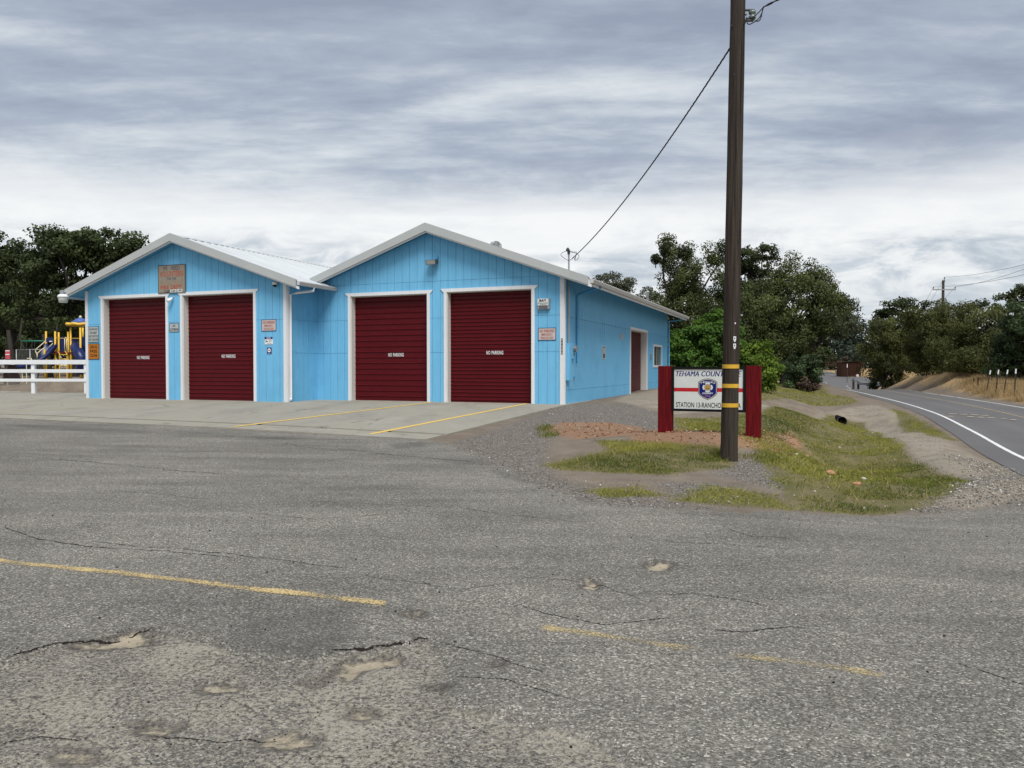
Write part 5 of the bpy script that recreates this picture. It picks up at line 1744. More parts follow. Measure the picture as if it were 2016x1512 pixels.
for k in range(4):
    mb = MB(); mb.box(a[0] - 1.0, a[0] + .55, 43.6 + k * .2, 43.78 + k * .2, tbz - .05, tbz); child(mb, 'plank', M['brown_wood'], tbl)
for dy in (-.75, .85):
    mb = MB(); mb.box(a[0] - 1.0, a[0] + .6, 44 + dy - .13, 44 + dy + .13, tbz - .36, tbz - .31); child(mb, 'bench', M['brown_wood'], tbl)
for dx in (-.8, .42):
    mb = MB(); mb.box(a[0] + dx - .15, a[0] + dx + .15, 43.5, 44.5, tz - .05, tz + .22); child(mb, 'block', M['concrete_block'], tbl)
    mb = MB(); mb.add([(a[0] + dx + x, 44 + y_, z) for z, w2 in ((tz + .22, .85), (tbz - .05, .35)) for x in (-.04, .04) for y_ in (-w2, w2)], [(0, 1, 3, 2), (4, 6, 7, 5), (0, 4, 5, 1), (2, 3, 7, 6), (0, 2, 6, 4), (1, 5, 7, 3)]); child(mb, 'leg', M['brown_wood'], tbl)
a = at_depth(19.5, 717, 43.5)
pp = thing('paper_sheet', 'white sheet of paper lying on the picnic table', 'paper', (a[0], 43.7, tbz + .004))
mb = MB(); mb.add([(a[0] - .14, 43.6, tbz + .006), (a[0] + .16, 43.62, tbz + .006), (a[0] + .18, 43.85, tbz + .03), (a[0] - .12, 43.83, tbz + .02)], [(0, 1, 2, 3)]); child(mb, 'sheet', M['paper'], pp)

# ------------------------------------------------------------------ ditch pipe and rocks
p = hit(1655, 833)
cv = thing('culvert_pipe', 'dark mouth of a drain pipe at the head of the grassy ditch', 'pipe', (p[0], p[1], G(*p)))
zc = float(at_depth(1655.5, 831.5, p[1])[2]); rp = 9.0 / FPX * p[1]; zc += .06
mb = MB(); d_ = np.array([.22, .97])
n = 20
ring = lambda r, s: [(p[0] + d_[0] * s + r * math.cos(2 * math.pi * k / n) * d_[1], p[1] + d_[1] * s - r * math.cos(2 * math.pi * k / n) * d_[0], zc + r * math.sin(2 * math.pi * k / n)) for k in range(n)]
vs = ring(rp * 1.06, -.28) + ring(rp * 1.06, 2.2) + ring(rp * .95, -.28) + ring(rp * .95, 2.2)
mb.add(vs, [(k, (k + 1) % n, n + (k + 1) % n, n + k) for k in range(n)] + [(2 * n + k, 3 * n + k, 3 * n + (k + 1) % n, 2 * n + (k + 1) % n) for k in range(n)] + [(k, 2 * n + k, 2 * n + (k + 1) % n, (k + 1) % n) for k in range(n)] + [tuple(range(3 * n, 4 * n))])
child(mb, 'pipe', M['black'], cv, True)
mb = MB(); vs = ring(rp * 1.08, -.295) + ring(rp * 1.08, -.26) + ring(rp * .98, -.295) + ring(rp * .98, -.26)
mb.add(vs, [(k, (k + 1) % n, n + (k + 1) % n, n + k) for k in range(n)] + [(2 * n + k, 3 * n + k, 3 * n + (k + 1) % n, 2 * n + (k + 1) % n) for k in range(n)] + [(k, 2 * n + k, 2 * n + (k + 1) % n, (k + 1) % n) for k in range(n)]); child(mb, 'rim', M['pipe_dark'], cv, True)


def rock(px, py, wpx, mat, label, flat=.55, seed=0):
    p = hit(px, py); s = wpx / FPX * p[1] / 2
    r = np.random.default_rng(seed)
    bm = bmesh.new(); bmesh.ops.create_icosphere(bm, subdivisions=2, radius=1.0)
    ax = r.normal(0, 1, (5, 3)); ax /= np.linalg.norm(ax, axis=1)[:, None]; dd = r.uniform(.55, .9, 5)
    for v in bm.verts:
        c = np.array(v.co)
        for a_, d_ in zip(ax, dd):
            h = c @ a_ - d_
            if h > 0: c = c - a_ * h * .9
        c *= 1 + r.normal(0, .03)
        v.co = Vector((c[0] * s, c[1] * s * .8, c[2] * s * flat))
    me = bpy.data.meshes.new('rock'); bm.to_mesh(me); bm.free()
    o = link('rock', me, M[mat], None)
    o.location = (p[0], p[1], G(*p) + s * flat * .45); o.rotation_euler = (0, 0, r.uniform(0, 6))
    tag(o, label, 'rock', 'rocks in the ditch')


rock(1636, 934, 26, 'rock_orange', 'largest orange rock lying in the grassy ditch', .5, 1)
rock(1687, 954, 24, 'rock_orange', 'flat brown-orange rock half sunk at the ditch bottom', .35, 2)
rock(1700, 945, 12, 'rock_pale', 'small pale rock touching the flat brown-orange one', .7, 3)
rock(1654, 938, 6, 'rock_pale', 'tiny pale stone right of the largest orange rock', .7, 4)
rock(1652, 882, 7, 'rock_pale', 'small whitish stone on the ditch slope below the drain pipe', .6, 5)
rock(1569, 896, 8, 'rock_pale', 'pale stone on the edge of the red earth pile', .7, 6)
rock(1701, 1001, 8, 'rock_pale', 'whitish stone in the grass next to the asphalt edge', .6, 7)
rock(1588, 899, 9, 'rock_orange', 'small reddish clod just right of the red earth pile', .6, 8)

# ------------------------------------------------------------------ beyond the road
TPX = [(1950, 729, 1941, 774, 1), (1966, 728, 1959, 777, 2), (1984, 728, 1975, 775, 3), (2000, 726, 1997, 779, 4)]
labs = ['leftmost white-tipped fence post leaning right on the dry bank', 'second white-tipped fence post from the left on the dry bank', 'third white-tipped fence post from the left on the dry bank', 'rightmost and most upright white-tipped fence post on the dry bank']
tips = []
for (ax_, ay_, bx_, by_, k), lab in zip(TPX, labs):
    h_ = hit(bx_, by_); zb = G(*h_); tpt = at_depth(ax_, ay_, h_[1])
    bs = np.array([h_[0], h_[1], zb])
    t = thing('fence_post', lab, 'fence post', bs, 0, 'white-tipped steel fence posts')
    mb = MB(); mb.tube([bs - np.array([0, 0, .2]), bs + (tpt - bs) * .84], .035, 6); child(mb, 'stake', M['steel_post'], t)
    mb = MB(); mb.tube([bs + (tpt - bs) * .82, tpt], .042, 6); child(mb, 'white_tip', M['white_plastic'], t)
    tips.append((bs, tpt))
for ax_, ay_, bx_, by_, lab in ((1926, 742, 1925, 763, 'short rusty fence stake behind the white-tipped posts'), (1917, 745, 1917, 757, 'farther short rusty fence stake behind the white-tipped posts')):
    h_ = hit(bx_, by_); bs = np.array([h_[0], h_[1], G(*h_)]); tpt = at_depth(ax_, ay_, h_[1])
    t = thing('fence_stake', lab, 'fence post', bs); mb = MB(); mb.tube([bs - np.array([0, 0, .2]), tpt], .04, 6); child(mb, 'stake', M['rust'], t)
fw_ = thing('fence_wire', 'thin sagging wires strung between the white-tipped fence posts', 'wire', tips[0][0])
for f in (.45, .75):
    pts = []
    for (a0, a1), (b0, b1) in zip(tips[:-1], tips[1:]): pts += list(sag(a0 + (a1 - a0) * f, b0 + (b1 - b0) * f, .04, 6))
    mb = MB(); mb.tube(pts, .008, 4); child(mb, 'strand', M['steel_post'], fw_)

# guard rail stub in the dip
g0, g1 = at_depth(1715, 754, 96), at_depth(1682, 748, 99)
gr_ = thing('guard_rail', 'short curved steel guard rail beside the road in the dip', 'guard rail', (g0[0], g0[1], G(g0[0], g0[1])))
zc = float(at_depth(1700, 755, 96)[2])
path = catmull(np.array([(g0[0] + .5, 95.5, zc), (g0[0] - .6, 95.8, zc), (g0[0] - 1.5, 96.4, zc + .04), (g1[0] + .1, 98.0, zc + .22), (g1[0] - .1, 99.5, zc + .35)]), .2)
mb = MB(); sec = [(-.16, 0), (-.12, .06), (-.05, .06), (0, 0), (.05, .06), (.12, .06), (.16, 0)]
vs = []
for i, q in enumerate(path):
    d = path[min(i + 1, len(path) - 1)] - path[max(i - 1, 0)]; nn = np.array([-d[1], d[0], 0]); nn /= np.linalg.norm(nn)
    vs += [q + nn * b + np.array([0, 0, a]) for a, b in sec]
mb.add(vs, [(i * 7 + k, i * 7 + k + 1, (i + 1) * 7 + k + 1, (i + 1) * 7 + k) for i in range(len(path) - 1) for k in range(6)])
child(mb, 'beam', M['galv'], gr_, True)
for q in (path[1], path[len(path) // 3], path[-3]):
    mb = MB(); mb.box(q[0] - .10, q[0] + .10, q[1] + .05, q[1] + .25, G(q[0], q[1]) - .6, q[2] + .22); child(mb, 'post', M['brown_wood'], gr_)

# rusty cattle shed, road sign, mailbox, marker, far poles
SY = 186.0
def S(px, py, dy=0): return at_depth(px, py, SY + dy)
a, b = S(1657, 731), S(1700, 713)
zz = G(a[0] + 2, SY)
shed = thing('rusty_shed', 'low rusty corrugated shed on dry ground beyond the side road', 'shed', ((a[0] + b[0]) / 2, SY, zz))
mb = MB()
nx_ = 44; L_ = b[0] - a[0] - .8
top_ = lambda s: b[2] - .05 + .18 * math.sin(math.pi * s)
vs = []
for k in range(nx_ + 1):
    s = k / nx_; x = a[0] + L_ * s; yy = SY + (.05 if k % 2 else -.05)
    vs += [(x, yy, zz - .2), (x, yy, top_(s))]
mb.add(vs, [(2 * k, 2 * k + 2, 2 * k + 3, 2 * k + 1) for k in range(nx_)])
mb.box(a[0], a[0] + .1, SY, SY + 3, zz - .2, b[2] - .1); mb.box(a[0] + L_ - .1, a[0] + L_, SY + .1, SY + 3, zz - .2, b[2] - .1)
child(mb, 'wall', M['rust'], shed)
mb = MB(); mb.prism([(a[0] - .2 + (L_ + 1.2) * s, top_(s) + .06) for s in np.linspace(0, 1, 9)] + [(a[0] - .2 + (L_ + 1.2) * s, top_(s) + .0) for s in np.linspace(1, 0, 9)], SY - .3, SY + 3.2); child(mb, 'roof', M['rust'], shed)
for x in (a[0] + L_ + .6, a[0] + L_ + .1):
    mb = MB(); mb.box(x - .08, x + .08, SY - .25, SY - .1, zz - .3, b[2]); child(mb, 'post', M['rust'], shed)
a = S(1688, 729, -2); mb = MB(); mb.lathe([(.3, 0), (.34, .4), (.3, .85), (.05, .9)], (a[0], a[1], G(a[0], a[1])), 12)
br_ = thing('pale_barrel', 'small pale barrel against the rusty shed', 'barrel', (a[0], a[1], G(a[0], a[1]))); child(mb, 'drum', M['sign_cream'], br_, True)
for px, y0, y1, Y, w in ((1668, 716.5, 730, 160, .06),):
    a = at_depth(px, y0, Y); t = thing('road_marker', 'thin white-topped marker post before the rusty shed', 'marker post', (a[0], Y, G(a[0], Y)))
    mb = MB(); mb.box(a[0] - w, a[0] + w, Y - .03, Y + .03, a[2] - .75, a[2]); child(mb, 'white_top', M['white_plastic'], t)
    mb = MB(); mb.box(a[0] - w * .8, a[0] + w * .8, Y - .03, Y + .03, G(a[0], Y) - .3, a[2] - .75); child(mb, 'stake', M['steel_post'], t)
a = at_depth(1714.5, 712, 150); t = thing('street_sign', 'thin street name sign post on the far corner', 'sign', (a[0], 150, G(a[0], 150)))
mb = MB(); mb.tube([(a[0], 150, G(a[0], 150) - .2), a], .05, 6); child(mb, 'post', M['steel_post'], t)
mb = MB(); mb.box(a[0] - .35, a[0] + .35, 149.95, 150.0, a[2] - .16, a[2]); child(mb, 'name_plate', M['galv'], t)
a = at_depth(1738, 717, 100); t = thing('mail_box', 'white topped mailbox on a dark post at the edge of the bushes', 'mailbox', (a[0], 100, G(a[0], 100)))
mb = MB(); mb.tube([(a[0] - .25, 100, a[2] - .02), (a[0] + .45, 100, a[2] + .05)], .13, 10); child(mb, 'box', M['white_plastic'], t, True)
mb = MB(); mb.box(a[0] - .1, a[0] + .1, 99.95, 100.1, G(a[0], 100) - .2, a[2] - .1); child(mb, 'post', M['brown_wood'], t)

CY = 83.0
c = at_depth(1857, 552, CY); zb = G(c[0], CY)
fp = thing('far_utility_pole', 'distant wooden utility pole with a crossarm above the bushes', 'utility pole', (c[0], CY, zb))
mb = MB(); mb.tube([(c[0], CY, zb - .3), (c[0], CY, c[2])], [.19, .13], 10); child(mb, 'shaft', M['pole'], fp, True)
az = float(at_depth(1857, 570.5, CY)[2])
mb = MB(); mb.box(c[0] - 1.2, c[0] + 1.25, CY - .22, CY - .13, az - .06, az + .06); arm = child(mb, 'crossarm', M['galv'], fp)
insul = [(c[0] - 1.15, CY - .18, az + .06), (c[0] + 1.2, CY - .18, az + .06), (c[0] + .15, CY, c[2] + .0)]
for q in insul:
    mb = MB(); mb.lathe([(.03, 0), (.03, .10), (.07, .12), (.06, .22), (.02, .26)] if q[2] < c[2] - .1 else [(.03, -.2), (.03, .2), (.07, .22), (.06, .34), (.02, .38)], q, 8); child(mb, 'insulator', M['insulator'], fp, True, parent=arm)
for k, (q, (ex, ey), (lx, ly)) in enumerate(zip(insul, ((2060, 528), (2060, 496), (2060, 506)), ((1790, 600), (1800, 600), (1790, 600)))):
    lab = ['lowest of the three thin wires running right from the far pole', 'middle of the three thin wires running right from the far pole', 'top of the three thin wires running right from the far pole'][k]
    q = np.array(q) + np.array([0, 0, .24 if k < 2 else .36])
    e = at_depth(*((2110, 519), (2110, 495), (2110, 496))[k], 40)
    t = thing('overhead_wire', lab, 'wire', q, 0, 'thin overhead wires at the far pole')
    mb = MB(); mb.tube(sag(q, e, .3, 24), .014, 4); child(mb, 'strand', M['galv'], t)
    l_ = at_depth(1780 + 4 * k, 640, 190)
    mb = MB(); mb.tube(sag(q, l_, 1.2, 20), .016, 4); child(mb, 'strand', M['galv'], t)
c = at_depth(1626.5, 664, 235)
t = thing('roadside_pole', 'thin pale pole standing where the far road vanishes', 'pole', (c[0], 235, G(c[0], 235)))
mb = MB(); mb.tube([(c[0], 235, G(c[0], 235) - .3), c], [.16, .10], 8); child(mb, 'shaft', M['galv'], t, True); mb = MB(); mb.box(c[0] - .2, c[0] + .5, 234.9, 235.1, c[2] - .3, c[2] - .1); child(mb, 'lamp_arm', M['galv'], t)

# ------------------------------------------------------------------ trees and shrubs: trunk, limbs and leaf clumps
def leaf_mesh(name, cen, size, nrm_bias, tint, r, droop=0.0, asp=.55):
    N = len(cen)
    nv = r.normal(0, 1, (N, 3)) * .8 + nrm_bias
    nv /= np.linalg.norm(nv, axis=1)[:, None] + 1e-9
    a = r.normal(0, 1, (N, 3)); a[:, 2] -= droop
    a -= (a * nv).sum(1)[:, None] * nv; a /= np.linalg.norm(a, axis=1)[:, None] + 1e-9
    b = np.cross(nv, a)
    s = (size * r.uniform(.6, 1.35, N))[:, None]
    V = np.stack([cen - a * s * .5, cen + b * s * asp * .5 + a * s * .05, cen + a * s * .5, cen - b * s * asp * .5 + a * s * .05], 1).reshape(-1, 3)
    me = raw_mesh(name, V, np.arange(4 * N).reshape(N, 4), 4)
    at = me.attributes.new('tint', 'FLOAT', 'FACE'); at.data.foreach_set('value', np.clip(tint, 0, 1).astype(np.float32))
    return me


def crown_points(lobes, n_cl, per, cl_r, r, flat=.6, hollow=.45, gap=.0):
    """clump centres spread through the lobes (more towards the outside), leaves in flattened clumps"""
    lob = np.array(lobes)
    w = (lob[:, 3] * lob[:, 5]); w = w / w.sum()
    k = r.choice(len(lob), n_cl, p=w)
    d = r.normal(0, 1, (n_cl, 3)); d /= np.linalg.norm(d, axis=1)[:, None]
    rad = hollow + (1 - hollow) * r.random(n_cl) ** .55
    rad *= 1 + r.normal(0, .07, n_cl)
    c = lob[k, :3] + d * rad[:, None] * lob[k, 3:6]
    cs = cl_r * r.uniform(.55, 1.4, n_cl)
    m = np.maximum(3, (per * (cs / cl_r) ** 2 * r.uniform(.6, 1.3, n_cl))).astype(int)
    idx = np.repeat(np.arange(n_cl), m)
    q = r.normal(0, 1, (len(idx), 3)); q /= np.linalg.norm(q, axis=1)[:, None]
    q *= (r.random(len(idx)) ** .45)[:, None]
    q[:, 2] *= flat
    pts = c[idx] + q * cs[idx][:, None]
    out = d[idx] * .8 + q * .7 + np.array([0, 0, .35])
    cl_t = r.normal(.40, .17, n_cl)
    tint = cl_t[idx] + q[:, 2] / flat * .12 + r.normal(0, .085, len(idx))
    return pts, out, tint, c


def px_lobe(px, py, rx, ry, Y, dY=0.0, deep=.9):
    c = at_depth(px, py, Y + dY); s = (Y + dY) / FPX
    return [c[0], c[1], c[2], rx * s, max(rx, ry) * s * deep, ry * s]


def tree(name, label, Y, tpx, lobes, mat, leaf, cover, seed, cat='tree', group=None, trunk_r=.3, flat=.6, cl_r=.75, hollow=.4, trunks=None, limbs=9, droop=0.0, deep=.9, bark='bark', asp=.68):
    r = np.random.default_rng(seed)
    bx = (tpx - PCX) / FPX * Y; bz = G(bx, Y)
    L = [px_lobe(l[0], l[1], l[2], l[3], Y, l[4] if len(l) > 4 else r.uniform(-1, 1) * l[2] * Y / FPX * .5, deep) for l in lobes]
    t = thing(name, label, cat, (bx, Y, bz), 0, group)
    area_ = sum(math.pi * l[3] * l[5] for l in L)
    leaf *= 1.08; cover *= 2.55
    n_leaf = int(area_ * cover / (leaf * leaf * asp * .55))
    n_cl = max(6, int(area_ * 1.0 / (cl_r * cl_r)))
    pts, out, tint, cc = crown_points(L, n_cl, n_leaf / n_cl / 1.05, cl_r, r, flat, hollow)
    # a few stray sprigs past the outline
    ok = pts[:, 2] > bz + .05
    pts, out, tint = pts[ok], out[ok], tint[ok]
    base = np.array([bx, Y, bz])
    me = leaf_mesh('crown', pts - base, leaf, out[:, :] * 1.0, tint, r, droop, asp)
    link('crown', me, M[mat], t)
    mb = MB()
    zs = sorted(l[2] for l in L); fork = bz + max(.25, (np.mean(zs) - bz) * .45)
    for k, tx in enumerate(trunks or [0.0]):
        p0 = base + np.array([tx, 0, -.2]); p2 = np.array([bx + tx * .6 + r.normal(0, .25), Y + r.normal(0, .3), fork])
        p1 = .5 * (p0 + p2) + r.normal(0, .12, 3)
        rr = trunk_r * (1 if k == 0 else r.uniform(.5, .8))
        mb.tube([p0, p0 + (p1 - p0) * .15 + np.array([0, 0, .1]), p1, p2], [rr * 1.35, rr * 1.05, rr * .9, rr * .75], 9)
        tgt = cc[r.choice(len(cc), min(limbs, len(cc)), replace=False)]
        for g in tgt:
            m1 = p2 + (g - p2) * .5 + r.normal(0, .05, 3) * np.linalg.norm(g - p2); m1[2] += .05 * np.linalg.norm(g - p2)
            cv_ = catmull(np.array([p1 + (p2 - p1) * .8, p2 + (m1 - p2) * .2, m1, g]), max(.25, np.linalg.norm(g - p2) / 8))
            mb.tube(cv_, np.linspace(rr * .5, rr * .10, len(cv_)), 5, False)
    child(mb, 'trunk', M[bark], t, True)
    return t


LF = 'leaf_oak'
GL = 'oaks behind the playground'
tree('oak_tree', 'large dark oak with a layered crown rising behind the playground, next to the roof', 62, 150, [(100, 490, 58, 44), (165, 475, 66, 36), (220, 495, 58, 46), (262, 488, 24, 26), (75, 545, 66, 56), (175, 520, 70, 44), (250, 530, 50, 50), (125, 470, 40, 30), (140, 545, 80, 60), (215, 560, 60, 55), (120, 610, 75, 50), (60, 600, 55, 45)], LF, .24, 2.0, 11, group=GL, trunk_r=.42, cl_r=.85, hollow=.3, limbs=14)
tree('oak_tree', 'dark oak cut by the left edge of the picture', 66, 22, [(15, 505, 56, 36), (45, 520, 44, 36), (-45, 500, 60, 45), (30, 560, 60, 50), (-60, 570, 80, 60), (0, 620, 75, 50), (-120, 530, 60, 50), (-130, 600, 70, 60)], LF, .25, 2.0, 12, group=GL, trunk_r=.45, cl_r=.9, hollow=.3, limbs=14)
tree('oak_tree', 'shaded oak deeper in the grove whose crown comes low over the slide', 84, 95, [(80, 600, 90, 70), (150, 620, 90, 60), (20, 620, 90, 60), (110, 665, 90, 42), (30, 675, 90, 40), (180, 670, 70, 40), (230, 610, 70, 70), (290, 640, 60, 70)], LF, .30, 2.6, 13, group=GL, trunk_r=.4, cl_r=1.1, trunks=[0, -3.2, 4.0], hollow=.2)
tree('oak_tree', 'shaded oak deeper in the grove behind the left end of the fence', 90, -90, [(-100, 600, 110, 80), (-30, 640, 100, 60), (-180, 630, 100, 70), (-80, 680, 110, 40), (-230, 590, 80, 80)], LF, .34, 2.4, 14, group=GL, trunk_r=.4, cl_r=1.1, trunks=[0, -4, 4.5], hollow=.2)
for px, Y, h, lab in ((27, 58, 82, 'bare grey trunk leaning at the left of the grove'), (97, 59, 75, 'straight bare trunk standing behind the slide'), (52, 64, 60, 'short thin trunk between the two bare trunks of the grove')):
    a = at_depth(px, 726, Y); zb = G(a[0], Y)
    t = thing('tree_trunk', lab, 'trunk', (a[0], Y, zb)); r = np.random.default_rng(px)
    H = h / FPX * Y; p0 = np.array([a[0], Y, zb - .2])
    mb = MB(); mb.tube([p0, p0 + np.array([-.05, 0, H * .4]), p0 + np.array([-.25, .1, H * .75]), p0 + np.array([-.5, .2, H * 1.2])], [.30, .24, .20, .13], 9); child(mb, 'stem', M['bark'], t, True)
    mb = MB(); mb.tube([p0 + np.array([-.2, .1, H * .7]), p0 + np.array([.35, .2, H * 1.05]), p0 + np.array([.5, .3, H * 1.5])], [.12, .09, .05], 7)
    child(mb, 'limb', M['bark'], t, True)
# behind the station
tree('grey_tree', 'pale grey-green tree showing over the roof, nearer the corner', 84, 1208, [(1195, 556, 26, 19), (1222, 556, 26, 18), (1240, 562, 16, 16), (1205, 580, 50, 25), (1225, 610, 55, 40)], 'leaf_grey', .20, 1.6, 21, group='trees over the station roof', trunk_r=.25, cl_r=.6, hollow=.3)
tree('grey_tree', 'smaller grey-green tree low over the far end of the roof', 88, 1272, [(1268, 580, 17, 15), (1285, 592, 14, 20), (1270, 610, 35, 30)], 'leaf_grey', .20, 1.7, 22, group='trees over the station roof', trunk_r=.2, cl_r=.6, hollow=.3)
GB = 'big trees right of the station'
tree('oak_tree', 'tall ragged tree with thin upper twigs, left of the utility pole', 72, 1352, [(1312, 500, 22, 28), (1316, 478, 10, 14), (1330, 545, 38, 40), (1350, 500, 24, 20), (1356, 474, 5, 12), (1385, 497, 36, 24), (1412, 500, 24, 24), (1375, 545, 58, 45), (1315, 580, 36, 40), (1350, 610, 62, 50), (1405, 590, 50, 55), (1310, 630, 30, 40), (1380, 655, 70, 40)], 'leaf_olive', .165, 1.6, 31, group=GB, trunk_r=.4, cl_r=.75, flat=.9, hollow=.3, limbs=26)
tree('oak_tree', 'umbrella topped tree just right of the utility pole, behind the round one', 83, 1490, [(1478, 502, 26, 20), (1506, 497, 24, 18), (1526, 515, 16, 16), (1460, 520, 26, 24), (1495, 530, 42, 26), (1470, 570, 50, 40), (1510, 580, 50, 45), (1460, 620, 50, 50)], LF, .21, 1.9, 32, group=GB, trunk_r=.4, cl_r=.65, hollow=.25, limbs=22, trunks=[0, .9])
tree('oak_tree', 'broad round olive-green tree, the widest right of the pole', 64, 1545, [(1565, 548, 46, 38), (1530, 575, 50, 45), (1600, 575, 44, 42), (1495, 610, 48, 50), (1570, 610, 75, 60), (1620, 610, 40, 45), (1520, 650, 65, 50), (1585, 660, 60, 42), (1470, 660, 55, 50), (1540, 690, 60, 40)], 'leaf_olive', .16, 1.75, 33, group=GB, trunk_r=.45, cl_r=.85, flat=.8, hollow=.5, limbs=18)
tree('oak_tree', 'lower grey-green tree leaning out over the road at the right of the big trees', 69, 1600, [(1640, 600, 34, 34), (1665, 615, 26, 30), (1650, 640, 42, 28), (1675, 640, 18, 20), (1615, 640, 34, 34), (1610, 600, 30, 30)], 'leaf_grey', .18, 1.45, 34, group=GB, trunk_r=.32, cl_r=.55, hollow=.25, limbs=18)
tree('oak_tree', 'dark shaded undergrowth tree filling the space below the big crowns', 78, 1560, [(1500, 690, 70, 45), (1560, 700, 60, 45), (1600, 695, 40, 40), (1450, 690, 60, 50), (1390, 690, 70, 50), (1540, 735, 60, 30), (1330, 680, 50, 60)], LF, .26, 2.6, 35, group=GB, trunk_r=.25, cl_r=.8, hollow=.2, trunks=[0, -3, -6])
for px, py, rr, lab in ((1291, 510, 11, 'dark mistletoe ball at the left edge of the ragged tree'), (1309, 492, 12, 'dark mistletoe ball highest in the ragged tree'), (1347, 500, 13, 'dark brownish mistletoe ball in the middle of the ragged tree'), (1400, 510, 9, 'dark mistletoe ball beside the utility pole')):
    c = at_depth(px, py, 71); s = rr / FPX * 71; r = np.random.default_rng(px)
    t = thing('mistletoe', lab, 'mistletoe', c, 0, 'mistletoe balls in the ragged tree')
    n = 900; d = r.normal(0, 1, (n, 3)); d /= np.linalg.norm(d, axis=1)[:, None]; d *= (s * r.random(n) ** .4)[:, None]
    link('leaf_ball', leaf_mesh('leaf_ball', d, .16, d / s, r.normal(.15, .12, n), r), M['leaf_oak'], t)
    mb = MB(); mb.tube([(0, 0, -s * 1.6), (0, .1, 0)], .05, 5); mb.build('branch', M['bark'], t)
# the vine covered hedge and shrubs behind the sign
tree('vine_hedge', 'big leafy green vine mound directly behind the station sign', 46, 1385, [(1330, 720, 22, 42), (1350, 690, 28, 40), (1372, 715, 40, 50), (1385, 680, 34, 34), (1405, 648, 32, 36), (1425, 680, 42, 60), (1375, 665, 36, 30), (1445, 720, 40, 55), (1395, 740, 70, 30), (1338, 668, 24, 22), (1460, 690, 26, 40)], 'leaf_vine', .15, 2.6, 41, 'hedge', trunk_r=.12, cl_r=.42, hollow=.45, flat=.7, trunks=[0, -.8, .9, 1.8], limbs=6, asp=.8)
tree('leafy_shrub', 'bright yellow-green shrub right of the vine mound behind the right sign post', 44, 1490, [(1478, 700, 26, 28), (1500, 700, 26, 30), (1515, 725, 18, 32), (1485, 735, 38, 45), (1505, 750, 22, 28), (1460, 725, 25, 45)], 'leaf_bright', .13, 2.5, 42, 'shrub', trunk_r=.08, cl_r=.36, hollow=.45, flat=.75, trunks=[0, .4, -.4], limbs=6, asp=.7)
tree('roadside_bush', 'dark olive bush beside the road at the end of the lawn', 58, 1578, [(1575, 715, 24, 22), (1590, 725, 22, 30), (1562, 735, 22, 26), (1580, 745, 34, 22), (1602, 738, 12, 22)], 'leaf_scrub_green', .15, 2.4, 43, 'bush', trunk_r=.08, cl_r=.4, hollow=.35, trunks=[0, .5, -.5], limbs=8)
tree('twiggy_bush', 'low reddish brown twiggy bush at the foot of the dark olive bush', 57, 1590, [(1588, 758, 22, 10), (1602, 764, 12, 8), (1578, 752, 14, 10)], 'leaf_brown', .14, 1.6, 44, 'bush', trunk_r=.04, cl_r=.3, hollow=.2, trunks=[0, .3, .6], limbs=9)
# right-hand side of the road
GR = 'oaks behind the roadside scrub'
tree('oak_tree', 'dark clumpy oak against the sky beyond the scrub, left of the far pole', 112, 1770, [(1738, 622, 20, 20), (1755, 605, 20, 17), (1780, 602, 18, 18), (1812, 600, 20, 18), (1800, 620, 26, 20), (1835, 610, 18, 18), (1750, 645, 34, 24), (1790, 650, 40, 24), (1725, 655, 14, 20), (1830, 640, 30, 22)], LF, .28, 1.8, 51, group=GR, trunk_r=.4, cl_r=.85, hollow=.2, limbs=16)
tree('oak_tree', 'dark oak top rising over the scrub at the right edge', 92, 1995, [(1985, 590, 24, 24), (2010, 582, 26, 20), (2040, 590, 30, 26), (1990, 615, 40, 24), (1880, 600, 26, 9), (1905, 604, 30, 12), (1940, 602, 20, 10)], LF, .24, 1.8, 52, group=GR, trunk_r=.35, cl_r=.7, hollow=.2, limbs=16)
GS = 'olive scrub along the right bank'
tree('scrub_bush', 'olive scrub bush nearest the dip in the road, over the mailbox', 90, 1745, [(1735, 680, 40, 42), (1770, 665, 45, 42), (1720, 710, 34, 30), (1760, 715, 46, 34), (1800, 690, 40, 50), (1745, 740, 26, 18)], 'leaf_scrub', .175, 2.0, 53, 'bush', GS, trunk_r=.15, flat=.85, cl_r=.9, hollow=.5, trunks=[0, .8, -.8])
tree('scrub_bush', 'tall olive scrub bush with the far utility pole behind its top', 76, 1850, [(1830, 640, 48, 42), (1870, 625, 46, 34), (1845, 680, 60, 48), (1800, 700, 42, 42), (1885, 690, 50, 50), (1840, 730, 50, 26)], 'leaf_scrub', .165, 2.0, 54, 'bush', GS, trunk_r=.15, flat=.85, cl_r=.85, hollow=.5, trunks=[0, .8, -.8])
tree('scrub_bush', 'wide olive scrub bush above the dry mounds and fence posts', 66, 1935, [(1920, 640, 50, 44), (1955, 650, 50, 48), (1905, 690, 55, 48), (1950, 705, 55, 48), (1880, 725, 40, 26), (1925, 735, 45, 22)], 'leaf_scrub', .155, 2.0, 55, 'bush', GS, trunk_r=.15, flat=.85, cl_r=.8, hollow=.5, trunks=[0, .8, -.8])
tree('scrub_bush', 'greener scrub bush at the right edge of the picture', 58, 2010, [(2000, 650, 40, 50), (2040, 640, 60, 60), (1985, 700, 36, 46), (2020, 710, 50, 48), (2080, 690, 60, 70), (2150, 660, 70, 80), (2005, 745, 36, 22)], 'leaf_scrub_green', .18, 2.3, 56, 'bush', GS, trunk_r=.15, cl_r=.55, hollow=.3, trunks=[0, .8, -.8])
